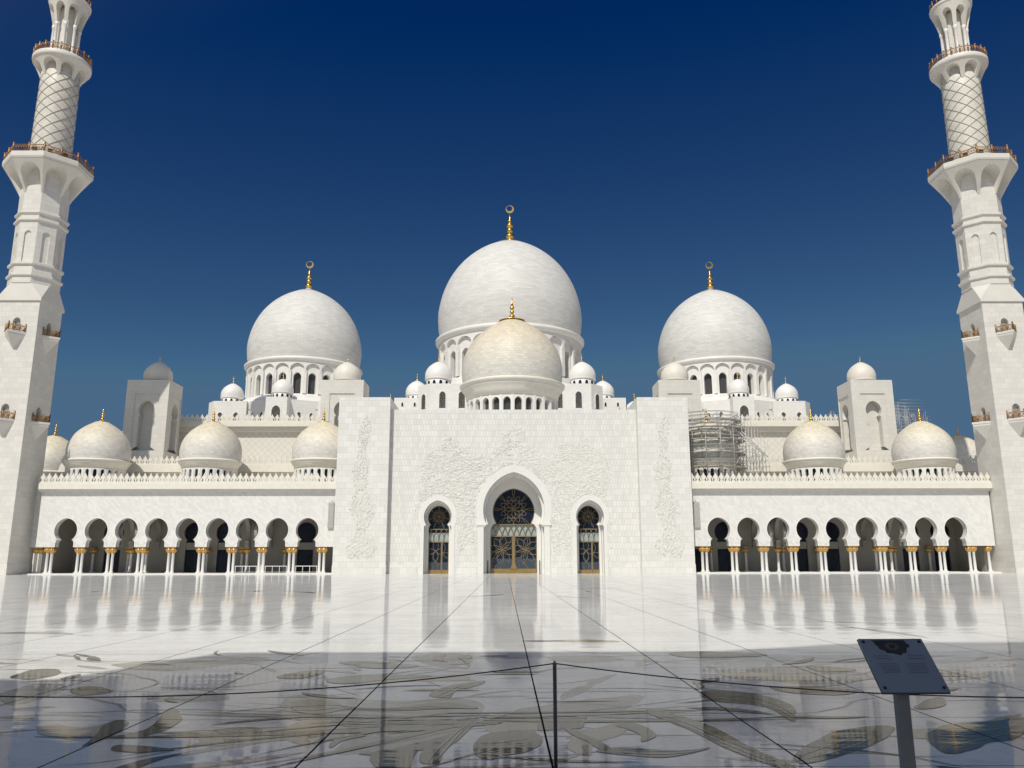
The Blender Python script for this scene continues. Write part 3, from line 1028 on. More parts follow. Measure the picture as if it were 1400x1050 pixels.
# --- front dome over the portal
def small_dome(name, label, loc, Rr, zsh, ztop_drum, zdrum, mat, nwin, winfrac, cap, fh, fr, group, glass='glass', zs=1.0):
    t = thing(name, label, 'dome', loc, 0, group)
    d = MB()
    d.lathe([(r, zsh + z) for r, z in shell(Rr, DOME_P, zs=zs)], 96)
    d.build('dome_shell', M[mat], t)
    k = Rr / 4.4
    ring = MB()
    ring.lathe([(0.80 * Rr, ztop_drum + 0.02), (0.90 * Rr, ztop_drum + 0.04), (0.925 * Rr, ztop_drum + 0.4 * (zsh - ztop_drum)), (0.985 * Rr, zsh - 0.50 * k), (0.995 * Rr, zsh - 0.44 * k), (0.995 * Rr, zsh - 0.36 * k), (1.0 * Rr, zsh - 0.28 * k), (1.035 * Rr, zsh - 0.2 * k), (1.04 * Rr, zsh - 0.02 * k), (0.99 * Rr, zsh + 0.09 * k), (0.95 * Rr, zsh + 0.1 * k)], 96)
    ring.build('cornice_ring', M['cream'], t)
    Rw = 0.89 * Rr
    w = 2 * pi * Rw / nwin
    dr = MB()
    hw = winfrac * w / 2
    zw = zdrum + 0.1 * (ztop_drum - zdrum)
    zs_ = ztop_drum - hw * 1.3 - 0.12 * k
    drum_arcade(dr, Rw, nwin, zw, ztop_drum, round_arch(hw, zw, zs_, 8), (0, (zw + zs_) / 2 + 0.2), 0.09 * Rr, zdrum)
    dr.lathe([(Rw - 0.1, zdrum - 0.5), (Rw + 0.12 * k, zdrum - 0.5), (Rw + 0.12 * k, zw - 0.003), (Rw + 0.01, zw + 0.0)], 72, closed=True)
    for i in range(nwin):
        x = i * w
        dr.prism([(x - 0.10 * w, zw), (x + 0.10 * w, zw), (x + 0.10 * w, ztop_drum), (x - 0.10 * w, ztop_drum)], -0.012 * Rr, 0.0, bent(Rw))
    dr.build('drum', M['white'], t)
    core = MB()
    core.lathe([(0.76 * Rr, zdrum), (0.76 * Rr, zsh - 0.5 * k)], 48)
    core.build('drum_core', M['interior'], t)
    pane = arch_pane(round_arch(hw * 1.1, zw, zs_, 8)).mesh('window', M[glass])
    for i in range(nwin):
        a = 2 * pi * (i + 0.5) / nwin - pi / 2
        dlt = (a + pi / 2 + pi) % (2 * pi) - pi
        if abs(dlt) < R(98):
            rr = Rw - 0.085 * Rr
            o = bpy.data.objects.new('window', pane)
            COL.objects.link(o)
            o.parent = t
            o.location = (rr * cos(a), rr * sin(a), 0)
            o.rotation_euler = (0, 0, a + pi / 2)
    add_finial(t, zsh + 1.355 * Rr * zs, fh, fr, cap)
    return t

small_dome('portal_dome', 'cream tiled dome above the entrance portal, in front of the largest dome', (1.1, 122.5, 0), 7.75, 27.75, 25.25, 22.2,
           'dome_front', 26, 0.66, 2.05, 3.9, 0.44, None, 'glass_lattice', 1.0)

# --- the row of cream domes on the arcade roof
AG = 'cream domes on the arcade roof'
LX = [-58.8, -42.6, -26.5]
RX = [29.6, 45.0, 61.1]
ad = small_dome('arcade_dome', 'cream tiled dome on the left arcade roof, nearest the left minaret', (LX[0], 118, 0), 4.28, 15.75, 14.5, 11.6,
                'dome_arcade', 24, 0.48, 0.95, 2.15, 0.26, AG)
dup(ad, (LX[1], 118, 0), 'cream tiled dome in the middle of the left arcade roof, below the left white dome')
dup(ad, (LX[2], 118, 0), 'cream tiled dome on the left arcade roof, partly hidden by the portal pylon')
dup(ad, (RX[0], 118, 0), 'cream dome on the right arcade roof wrapped in scaffolding')
dup(ad, (RX[1], 118, 0), 'cream tiled dome in the middle of the right arcade roof')
dup(ad, (RX[2], 118, 0), 'cream tiled dome on the right arcade roof, nearest the right minaret')
dup(ad, (-70.1, 126.5, -0.8), 'cream dome half hidden behind the left minaret')
dup(ad, (-63.6, 143, 4.6), 'cream dome peeping out behind the left square tower')
dup(ad, (85.1, 151, 2.9), 'distant dome half hidden between the outermost right arcade dome and the right minaret')

# --- turret domes round the big ones, with plain cupola shape
def cupola(name, label, loc, Rr, zb, group, mat='turret_dome', win=12, drumh=1.0, cap='cupola', fh=1.8):
    t = thing(name, label, 'dome', (loc[0], loc[1], 0), 0, group)
    d = MB()
    zsh = zb + drumh
    d.lathe([(r, zsh + z) for r, z in shell(Rr, DOME_P)], 64)
    d.build('dome_shell', M[mat], t)
    ring = MB()
    ring.lathe([(0.9 * Rr, zsh - 0.22), (0.98 * Rr, zsh - 0.1), (1.02 * Rr, zsh + 0.04), (0.97 * Rr, zsh + 0.16)], 64)
    ring.build('cornice_ring', M[mat], t)
    dr = MB()
    dr.lathe([(0.92 * Rr, zb - 0.3), (0.92 * Rr, zsh - 0.1)], 64)
    dr.build('drum', M[mat], t)
    if win:
        hw = 0.17 * 2 * pi * Rr * 0.92 / win * 1.3
        pane = arch_pane(round_arch(hw, zb + 0.18 * drumh, zb + 0.5 * drumh, 6)).mesh('window', M['glass'])
        for i in range(win):
            a = 2 * pi * (i + 0.5) / win - pi / 2
            dlt = (a + pi / 2 + pi) % (2 * pi) - pi
            if abs(dlt) < R(95):
                rr = 0.92 * Rr + 0.02
                o = bpy.data.objects.new('window', pane)
                COL.objects.link(o)
                o.parent = t
                o.location = (rr * cos(a), rr * sin(a), 0)
                o.rotation_euler = (0, 0, a + pi / 2)
    add_finial(t, zsh + 1.37 * Rr, fh, 0.14, 0.0, mat='gold')
    return t

TG = 'small white domes round the big domes'
def side_name(s):
    return 'left' if s < 0 else 'right'
for s in (-1, 1):
    cupola('turret_dome', 'small white dome just %s of the cream portal dome' % side_name(s), (1.1 + s * 14.6, 161.8), 2.75, 36.0, TG, drumh=1.55)
    cupola('turret_dome', 'small white dome at the far %s corner below the largest dome' % side_name(s), (1.1 + s * 20.6, 177), 2.5, 36.0, TG, drumh=1.3)
    cx = -44.9 if s < 0 else 47.1
    cupola('turret_dome', 'small white dome in front of the drum of the %s white dome' % side_name(s), (cx + (0.3 if s < 0 else -0.1), 160.5), 2.15, 33.3, TG, drumh=1.2)
    cupola('turret_dome', 'small white dome at the outer side of the %s white dome' % side_name(s), (cx + s * 11.3, 165.3), 2.3, 33.2, TG, drumh=1.2)
    cupola('turret_dome', 'small white dome tip showing above the %s portal pylon' % side_name(s), (cx - s * 20.3 + (0 if s < 0 else 1.0), 172), 2.2, 31.0, TG, drumh=1.2)

# ------------------------------------------------------------------ parapets
MER = [(-0.40, 0), (0.40, 0), (0.40, 0.16), (0.30, 0.20), (0.20, 0.34), (0.10, 0.46), (0.19, 0.60), (0.33, 0.80), (0.31, 0.92), (0.15, 1.10), (0.10, 1.24), (0, 1.45),
       (-0.10, 1.24), (-0.15, 1.10), (-0.31, 0.92), (-0.33, 0.80), (-0.19, 0.60), (-0.10, 0.46), (-0.20, 0.34), (-0.30, 0.20), (-0.40, 0.16)]
def merlons(mb, x0, x1, y, z, pitch=0.81, sc=1.0, th=0.16, along='x', lx=0):
    n = max(1, int(round((x1 - x0) / pitch)))
    p = (x1 - x0) / n
    for i in range(n):
        c = x0 + (i + 0.5) * p
        poly = [(c + a * p / 0.8, z + b * sc) for a, b in MER]
        # small bud between two merlons
        bud = [(c + p / 2 + a * sc, z + b * sc) for a, b in [(-0.09, 0.16), (0.09, 0.16), (0.05, 0.36), (0.13, 0.55), (0, 0.84), (-0.13, 0.55), (-0.05, 0.36)]]
        T = None if along == 'x' else (lambda X, Y, Z: (Y, X, Z))
        mb.prism(poly, y, y + th, T)
        if i < n - 1:
            mb.prism(bud, y + 0.02, y + th - 0.02, T)

# ------------------------------------------------------------------ arcades
AY = 111.5
P_ARC = horseshoe(1.52, 5.72, 7.38, 0.90, 3.55, 1.22, n=12)
def col_profile():
    sh = MB()
    sh.box(-0.30, 0.30, -0.30, 0.30, 0, 0.10)
    sh.lathe([(0.27, 0.10), (0.28, 0.16), (0.22, 0.24), (0.205, 0.30), (0.19, 0.34), (0.175, 2.62), (0.21, 2.66), (0.19, 2.70)], 16)
    cp = MB()
    prof = [(0.20, 2.70), (0.26, 2.78), (0.36, 2.95), (0.40, 3.12), (0.37, 3.28), (0.30, 3.38), (0.33, 3.44)]
    cp.lathe(prof, 16)
    # palm leaves round the capital
    for i in range(10):
        a = 2 * pi * i / 10
        c, s_ = cos(a), sin(a)
        cp.tube([(0.20 * c, 0.20 * s_, 2.72), (0.34 * c, 0.34 * s_, 2.95), (0.44 * c, 0.44 * s_, 3.20), (0.40 * c, 0.40 * s_, 3.34), (0.34 * c, 0.34 * s_, 3.28)], [0.02, 0.075, 0.075, 0.05, 0.015], 5)
    cp.box(-0.36, 0.36, -0.36, 0.36, 3.44, 3.55)
    return sh.mesh('column', M['column']), cp.mesh('capital', M['old_gold'])
COLM, CAPM = col_profile()
def column(parent, x, y, z=0.12):
    c = bpy.data.objects.new('column', COLM)
    COL.objects.link(c)
    c.parent = parent
    c.location = (x, y, z - 0.0)
    k = bpy.data.objects.new('capital', CAPM)
    COL.objects.link(k)
    k.parent = c
    c.scale = (1, 1, (3.55 - z) / 3.55)
    return c

def arcade(side, xs, x0, x1, domes, bounds):
    """xs: centres of the arches; x0..x1 the wall"""
    t = thing('arcade', 'white marble arcade on the %s of the portal, horseshoe arches on paired gold-capped columns' % side, 'arcade', (0, 0, 0), 0, 'arcades beside the portal')
    y0, y1 = AY, AY + 0.95
    zt = 8.2
    w = MB()
    edges = []
    for i, c in enumerate(xs):
        l = (xs[i - 1] + c) / 2 if i else c - (xs[1] - xs[0]) / 2
        r = (xs[i + 1] + c) / 2 if i < len(xs) - 1 else c + (xs[-1] - xs[-2]) / 2
        edges.append((l, r))
        w.opening(l, r, 3.55, zt, shift(P_ARC, c), (c, 5.72), y0, y1)
    if x0 < edges[0][0] - 0.01:
        w.box(x0, edges[0][0], y0, y1, 3.55, zt)
    if x1 > edges[-1][1] + 0.01:
        w.box(edges[-1][1], x1, y0, y1, 3.55, zt)
    w.box(x0, x1, y0, y1, zt, 11.15)
    w.build('wall', M['arcade'], t)
    tr = MB()
    Po = offset_outline(P_ARC, 0.16)
    for c in xs:
        tr.strip_ring(shift(P_ARC, c), shift(Po, c), y0 - 0.035, y0 + 0.1)
    tr.build('arch_trim', M['white'], t)
    # cornice, roof slab, step
    cn = MB()
    cx0, cx1 = (x0 - 0.15, x1) if side == 'left' else (x0, x1 + 0.15)
    for a, b_, z0, z1 in ((0.25, 0, 10.85, 11.0), (0.55, 0, 11.0, 11.2), (0.75, 0, 11.2, 11.95)):
        cn.box(cx0, cx1, y0 - a, y0 + 0.5, z0, z1 - 0.002)
    cn.build('cornice', M['cream'], t)
    rf = MB()
    rf.box(x0, x1, y0 + 0.5, 124, 11.3, 11.7)
    rf.build('roof', M['cream'], t)
    pr = MB()
    merlons(pr, cx0, cx1, y0 - 0.6, 11.95)
    pr.build('parapet', M['cream'], t)
    st = MB()
    st.box(x0 - 1.0, x1 + 1.0 if side == 'right' else x1, y0 - 0.55, 123.5, 0.0, 0.12)
    st.build('step', M['white'], t)
    # columns
    marks = [edges[0][0]] + [e[1] for e in edges]
    for q in marks:
        for d in (-0.29, 0.29):
            column(t, q + d, y0 + 0.48)
    # interior: back wall with dark doors and round windows, transverse arches, inner columns, ceiling
    bw = MB()
    yb = 120.2
    ops = []
    for dcx in domes:
        for d in (-2.3, 2.3):
            if x0 + 1.6 < dcx + d < x1 - 1.6:
                ops.append(dcx + d)
    cur = x0
    P_in = horseshoe(1.45, 5.7, 7.2, 0.95, 0.12, 1.15, n=8)
    for c in ops:
        l, r = c - 1.7, c + 1.7
        if l > cur:
            bw.box(cur, l, yb, yb + 0.6, 0.12, 8.4)
        bw.opening(l, r, 0.12, 8.4, shift(P_in, c), (c, 4.6), yb, yb + 0.6)
        cur = r
    bw.box(cur, x1, yb, yb + 0.6, 0.12, 8.4)
    bw.box(x0, x1, yb, yb + 0.6, 8.402, 11.28)
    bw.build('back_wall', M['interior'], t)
    for c in ops:
        gl = MB()
        gl.box(c - 1.4, c + 1.4, yb + 0.3, yb + 0.34, 0.13, 7.3)
        gl.build('window', M['glass'], t)
        tm = MB()
        tm.box(c - 1.3, c + 1.3, yb + 0.18, yb + 0.28, 3.3, 4.3)
        tm.build('transom', M['interior'], t)
    ce = MB()
    ce.box(x0, x1, y1, yb, 8.6, 8.9)
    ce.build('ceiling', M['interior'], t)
    for bx in bounds:
        for d in (-1.05, 1.05):
            tv = MB()
            Pt = horseshoe(1.75, 5.6, 7.45, 1.3, 3.55, 1.5, n=10)
            tv.opening(y1, y1 + 4.0, 3.55, 8.55, shift(Pt, y1 + 2.0), (y1 + 2.0, 5.6), bx + d - 0.28, bx + d + 0.28, lambda X, Y, Z: (Y, X, Z))
            tv.opening(y1 + 4.0, yb, 3.55, 8.55, shift(Pt, (y1 + 4 + yb) / 2), ((y1 + 4 + yb) / 2, 5.6), bx + d - 0.28, bx + d + 0.28, lambda X, Y, Z: (Y, X, Z))
            tv.build('transverse_arch', M['interior'], t)
            column(t, bx + d, y1 + 4.0)
    for dcx in domes:
        for d in (-5.0, 0.0, 5.0):
            if x0 + 1 < dcx + d < x1 - 1:
                column(t, dcx + d, yb - 0.75)
    for ex in (x0 + 0.3, x1 - 0.3):
        en = MB()
        en.box(ex - 0.3, ex + 0.3, y1 + 0.9, yb, 0.13, 8.55)
        en.build('end_wall', M['interior'], t)
    return t

XL = [-58.87, -54.81, -50.77, -46.74, -42.68, -38.64, -34.62, -30.62, -26.58]
XR = [28.86, 32.87, 36.89, 40.87, 44.86, 48.89, 52.92, 56.94, 60.98]
tl = arcade('left', XL, -62.65, -22.6, LX, (-51.0, -34.9))
tr_ = arcade('right', XR, 25.0, 66.1, RX, (37.2, 53.1))
# link wall between the left arcade and the minaret
lk = MB()
lk.box(-66.5, -62.66, AY + 1.2, AY + 2.1, 3.55, 11.95)
lk.build('link_wall', M['arcade'], tl)
lk = MB()
merlons(lk, -66.5, -62.7, AY + 1.1, 11.95)
lk.build('link_parapet', M['cream'], tl)
column(tl, -63.35, AY + 1.6)
column(tl, -62.75, AY + 1.6)
column(tr_, 65.3, AY + 0.48)

# wall louvre panels beside the portal
def louvre(x, s, label):
    t = thing('louvre_panel', label, 'vent panel', (x, AY - 0.02, 6.0), 0, 'louvre panels by the portal')
    b_ = MB()
    b_.box(-0.38, 0.38, -0.26, 0, 0, 3.45)
    b_.build('casing', M['vent'], t)
    b_ = MB()
    for i in range(14):
        z = 0.12 + i * 0.235
        b_.box(-0.33, 0.33, -0.30, -0.262, z, z + 0.15)
    b_.build('slats', M['vent'], t)
    b_ = MB()
    b_.tube([(s * 0.1, -0.1, 3.46), (s * 0.1, -0.3, 3.7), (s * 0.5, -0.6, 3.72)], 0.05)
    b_.build('bracket', M['white'], t)
louvre(-23.45, 1, 'grey slatted panel on the arcade wall left of the portal')
louvre(25.95, -1, 'grey slatted panel on the arcade wall right of the portal')

# white guard rails between the columns at the end of the left arcade
def guard_rail():
    t = thing('guard_rail', 'x', 'railing', (0, 0, 0), 0, 'white guard rails in the left arcade')
    b_ = MB()
    b_.box(-1.45, 1.45, -0.03, 0.03, 0.86, 0.95)
    b_.box(-1.45, 1.45, -0.02, 0.02, 0.12, 0.16)
    b_.build('rail', M['rail_white'], t)
    p = MB()
    p.box(-0.03, 0.03, -0.03, 0.03, 0.0, 0.86)
    pm = p.mesh('post', M['rail_white'])
    for x in (-1.4, -0.47, 0.47, 1.4):
        o = bpy.data.objects.new('post', pm)
        COL.objects.link(o)
        o.parent = t
        o.location = (x, 0, 0)
    return t
gr = guard_rail()
gr.location = (XL[6], AY + 0.5, 0.12)
gr['label'] = 'low white guard rail under the third arch left of the portal'
dup(gr, (XL[7], AY + 0.5, 0.12), 'low white guard rail under the second arch left of the portal')
dup(gr, (XL[8], AY + 0.5, 0.12), 'low white guard rail under the arch next to the portal pylon')

# ------------------------------------------------------------------ entrance portal
PX = 1.2
portal = thing('entrance_portal', 'tall white marble entrance portal with carved flowers and three arched doorways', 'portal', (PX, 110, 0))
CY = 1.2      # centre wall stands this far behind the pylon fronts
OUT_C = horseshoe(4.15, 8.35, 13.5, 3.75, 0, 4.05, body=0.35, n=18)
OUT_S = horseshoe(1.87, 7.45, 9.68, 1.55, 0, 1.83, body=0.25, n=14)
SX = 10.25
wl_ = MB()
HW, TOPZ = 16.92, 22.15
wl_.opening(-6.0, 6.0, 0, 16.0, OUT_C, (0, 7.2), CY, CY + 1.0)
for s in (-1, 1):
    cxx = s * SX
    wl_.opening(cxx - 2.6, cxx + 2.6, 0, 11.0, shift(OUT_S, cxx), (cxx, 6.0), CY, CY + 1.0)
    wl_.box(min(s * 6.0, cxx - s * 2.6), max(s * 6.0, cxx - s * 2.6), CY, CY + 1, 0, 11.0)
    wl_.box(min(s * HW, cxx + s * 2.6), max(s * HW, cxx + s * 2.6), CY, CY + 1, 0, 11.0)
    wl_.box(min(s * 6.0, s * HW), max(s * 6.0, s * HW), CY, CY + 1, 11.0, 16.0)
wl_.box(-HW, HW, CY, CY + 1, 16.0, TOPZ)
wl_.box(-HW, HW, CY + 1, 16, 15.5, TOPZ)
wl_.box(-HW, HW, 10, 16, 0, 15.5)
wl_.build('wall', M['portal'], portal)
for s in (-1, 1):
    p = MB()
    p.box(min(s * 16.93, s * 23.9), max(s * 16.93, s * 23.9), 0, 9.5, 0, 23.66)
    p.box(min(s * 16.88, s * 23.95), max(s * 16.88, s * 23.95), -0.05, 9.4, 0, 1.18)
    p.build('pylon', M['pylon'], portal)
for a, b_ in ((-16.85, -SX - 2.7), (-SX + 2.7, -5.0), (5.0, SX - 2.7), (SX + 2.7, 16.85)):
    pl = MB()
    pl.box(a, b_, CY - 0.05, CY + 0.3, 0, 1.18)
    pl.build('plinth', M['pylon'], portal)

def door_unit(cx, OUT, depth, prof_in, cz, doorw, doorh, scale, label):
    """niche lining, inner wall, grille, doors"""
    x = cx
    ln = MB()
    # first reveal continues the wall opening, second one is stepped inwards
    step = [(a * 0.93, min(z, 1e9) if z < 0.5 else z * 0.965 if z > cz else z) for a, z in OUT]
    n_ = len(OUT)
    ln.strip_ring(shift(step, x), shift([(a * 1.08, z if z < 0.5 else z * 1.02) for a, z in OUT], x), CY + 1.0, depth)
    ln.build('niche_reveal', M['white'], portal)
    tr2 = MB()
    zn = cz - (1.785 if scale > 0.9 else 1.049)
    arc_ = [q for q in OUT if q[1] > zn]
    tr2.strip_ring(shift(arc_, x), shift(offset_outline(arc_, 0.95 * scale), x), CY - 0.05, CY + 0.2)
    if scale < 0.9:
        hb_ = max(a for a, z in OUT if z < 1)
        for sg in (-1, 1):
            tr2.box(min(x + sg * (hb_ + 0.01), x + sg * (hb_ + 0.45)), max(x + sg * (hb_ + 0.01), x + sg * (hb_ + 0.45)), CY - 0.07, CY - 0.001, 0, zn + 0.0)
    tr2.build('arch_trim', M['relief'], portal)
    iw = MB()
    hw_out = max(a for a, z in OUT) + 0.2
    top = max(z for a, z in OUT) + 0.3
    iw.opening(x - hw_out, x + hw_out, 0, top, shift(prof_in, x), (x, cz * 0.9), depth, depth + 0.35)
    iw.build('inner_wall', M['white'], portal)
    hwi = max(a for a, z in prof_in)
    apex = max(z for a, z in prof_in)
    d = MB()
    d.box(x - hwi - 0.1, x + hwi + 0.1, depth + 0.25, depth + 0.30, doorh + 1.6 * scale, apex + 0.1)
    d.build('fanlight', M['glass'], portal)
    fz = MB()
    fz.box(x - hwi - 0.1, x + hwi + 0.1, depth + 0.25, depth + 0.30, doorh, doorh + 1.6 * scale - 0.003)
    fz.build('transom_light', M['glass_frost'], portal)
    return hwi

IN_C = horseshoe(2.92, 8.35, 11.6, 2.45, 0, 3.22, body=1.1, n=16)
IN_S = horseshoe(1.5, 7.45, 9.1, 1.15, 0, 1.40, body=0.5, n=12)
DC, DS = 5.0, 3.3    # depth of the inner walls, local y

def arc_pts(x0, z0, x1, z1, bow, n=10):
    mx, mz = (x0 + x1) / 2, (z0 + z1) / 2
    dx, dz = x1 - x0, z1 - z0
    px, pz = -dz, dx
    out = []
    for i in range(n + 1):
        t = i / n
        b = bow * 4 * t * (1 - t)
        out.append((x0 + dx * t + px * b, z0 + dz * t + pz * b))
    return out

def clip_add(mb, pts, P, y, r):
    run = []
    fine = []
    for a, b in zip(pts, pts[1:]):
        for k in range(3):
            fine.append((a[0] + (b[0] - a[0]) * k / 3, a[1] + (b[1] - a[1]) * k / 3))
    fine.append(pts[-1])
    for p in fine:
        if inside(P, *p):
            run.append((p[0], y, p[1]))
        else:
            if len(run) > 1:
                mb.tube(run, r, 4, False)
            run = []
    if len(run) > 1:
        mb.tube(run, r, 4, False)

def leaf(mb, cx, cz, ang, L, bow, P, y, r):
    ex, ez = cx + L * cos(ang), cz + L * sin(ang)
    clip_add(mb, arc_pts(cx, cz, ex, ez, bow), P, y, r)
    clip_add(mb, arc_pts(cx, cz, ex, ez, -bow), P, y, r)

def rosette(mb, cx, cz, Rr, P, y, r, n=8):
    for i in range(n):
        a = 2 * pi * i / n + pi / 2
        leaf(mb, cx, cz, a, Rr * 0.42, 0.22, P, y, r)
        b = a + pi / n
        leaf(mb, cx + 0.25 * Rr * cos(b), cz + 0.25 * Rr * sin(b), b, Rr * 0.42, 0.26, P, y, r * 0.9)
        # linked arcs round the rim
        x0, z0 = cx + Rr * 0.45 * cos(a), cz + Rr * 0.45 * sin(a)
        for s in (-1, 1):
            c = a + s * 2 * pi / n
            clip_add(mb, arc_pts(x0, z0, cx + Rr * 1.12 * cos(c), cz + Rr * 1.12 * sin(c), s * 0.22), P, y, r)

def outline_bar(mb, P, y, r):
    mb.tube([(a, y, z) for a, z in P], r, 4, False)

def grille(cx, prof, depth, cz, Rr, split_z, doorh, sc, leaves):
    g_ = MB()
    Pm = [q for q in prof]
    ux = [(a, z) for a, z in Pm if z >= split_z]
    upper = [(-min(abs(ux[0][0]), 99), split_z)] + ux + [(abs(ux[-1][0]), split_z)]
    rosette(g_, 0, cz, Rr, upper, 0, 0.034 * sc ** 0.5, 8 if sc > 0.8 else 7)
    outline_bar(g_, offset_outline(upper, -0.06), 0, 0.06 * sc)
    g_.build('window_tracery', M['brass'], portal, (cx, depth + 0.12, 0))
    g2 = MB()
    hw = max(a for a, z in Pm if z < doorh)
    box = [(-hw, doorh), (-hw, split_z), (hw, split_z), (hw, doorh)]
    Pb = [(-hw + 0.05, doorh), (-hw * 0.9, split_z), (hw * 0.9, split_z), (hw - 0.05, doorh)]
    k = 4 if sc > 0.8 else 2
    for i in range(-k, k + 1):
        x0 = i * hw / k
        for s in (-1, 1):
            clip_add(g2, arc_pts(x0, doorh, x0 + s * hw * 0.55 * (1.6 if sc < 0.8 else 1), split_z + 0.4, 0.18 * s), Pb, 0, 0.055 * sc ** 0.5)
    g2.box(-hw, hw, -0.06, 0.06, doorh - 0.08, doorh + 0.06)
    g2.box(-hw * 0.86, hw * 0.86, -0.06, 0.06, split_z - 0.06, split_z + 0.06)
    g2.build('transom_tracery', M['dark_metal'] if False else M['brass'], portal, (cx, depth + 0.12, 0))
    return hw

def door_leaf(cx, x0, x1, z1, depth, sc, flowers):
    """one door leaf with glass, gold bottom rail, frame and flower tracery"""
    d = MB()
    d.box(x0 + 0.02, x1 - 0.02, 0.0, 0.05, 0.62 * sc, z1)
    o = d.build('door', M['glass'], portal, (cx, depth + 0.2, 0.02))
    lo = MB()
    lo.box(x0 + 0.02, x1 - 0.02, -0.006, -0.002, 0.62 * sc, 0.62 * sc + 1.35 * sc)
    lo.build('floral_glass', M['glass_floral'], o)
    kp = MB()
    kp.box(x0 + 0.01, x1 - 0.01, -0.06, 0.07, 0.0, 0.6 * sc)
    kp.build('kick_plate', M['door_gold'], o)
    fr = MB()
    w = 0.10
    fr.box(x0, x0 + w, -0.07, 0.08, 0.6 * sc, z1)
    fr.box(x1 - w, x1, -0.07, 0.08, 0.6 * sc, z1)
    fr.box(x0 + w, x1 - w, -0.07, 0.08, z1 - w, z1)
    fr.build('door_frame', M['brass'], o)
    P = [(x0, 0.6 * sc), (x0, z1), (x1, z1), (x1, 0.6 * sc)]
    g_ = MB()
    for fx, fz, L, n, a0 in flowers:
        for i in range(n):
            leaf(g_, fx, fz, a0 + 2 * pi * i / n, L, 0.24, P, -0.03, 0.038 * sc ** 0.5)
    c = (x0 + x1) / 2
    g_.build('door_tracery', M['brass'], o)
    return o

# centre doorway
door_unit(0, OUT_C, DC, IN_C, 8.35, 3.2, 5.0, 1.0, '')
grille(0, IN_C, DC, 8.7, 2.9, 6.6, 5.0, 1.0, 8)
door_leaf(0, -3.2, -0.12, 5.0, DC, 1.0, [(-1.65, 3.1, 1.9, 8, pi / 8 + 0.2), (-1.65, 3.1, 3.2, 2, -pi / 2 - 0.35)])
door_leaf(0, 0.12, 3.2, 5.0, DC, 1.0, [(1.65, 3.1, 1.9, 8, pi / 8 + 0.2), (1.65, 3.1, 3.2, 2, -pi / 2 + 0.35)])
mu = MB()
mu.box(-0.12, 0.12, DC + 0.06, DC + 0.3, 0.02, 5.0)
mu.prism([(-0.42, 0.6), (0.42, 0.6), (0.16, 1.6), (0.12, 5.0), (-0.12, 5.0), (-0.16, 1.6)], DC + 0.0, DC + 0.058)
mu.build('door_mullion', M['door_gold'], portal)
# springing blocks of the centre arch
for s in (-1, 1):
    sb = MB()
    sb.box(min(s * 3.72, s * 5.0), max(s * 3.72, s * 5.0), CY - 0.22, CY + 0.9, 6.32, 6.62)
    sb.box(min(s * 3.85, s * 4.9), max(s * 3.85, s * 4.9), CY - 0.12, CY + 0.8, 6.14, 6.318)
    sb.build('impost', M['white'], portal)
    jb = MB()
    jb.box(min(s * 4.07, s * 4.85), max(s * 4.07, s * 4.85), CY - 0.09, CY - 0.052, 0, 6.14)
    jb.build('jamb', M['relief'], portal)
for s in (-1, 1):
    door_unit(s * SX, OUT_S, DS, IN_S, 7.45, 1.4, 4.2, 0.75, '')
    grille(s * SX, IN_S, DS, 7.6, 1.5, 5.9, 4.2, 0.6, 7)
    door_leaf(s * SX, -1.40, 0.42, 4.2, DS, 0.75, [(-0.4, 2.9, 1.5, 4, pi / 2), (-0.4, 1.6, 1.5, 2, pi / 2)])
    door_leaf(s * SX, 0.44, 1.40, 4.2, DS, 0.75, [(0.6, 2.7, 1.3, 3, pi / 2)])
# thin dark door stops beside the centre doorway
for s, nm in ((-1, 'left'), (1, 'right')):
    ds = thing('door_stop', 'thin dark post at the %s side of the middle doorway' % nm, 'post', (PX + s * 3.55, 110 + 3.9, 0), 0, 'dark posts in the middle doorway')
    q = MB()
    q.box(-0.10, 0.10, -0.3, 0.3, 0, 0.06)
    q.build('foot', M['dark_metal'], ds)
    q = MB()
    q.tube([(0, -0.22, 0.06), (0, -0.22, 1.55), (0, -0.1, 1.68), (0, 0.1, 1.68), (0, 0.22, 1.55), (0, 0.22, 0.06)], 0.06, 8)
    q.build('frame', M['dark_metal'], ds)

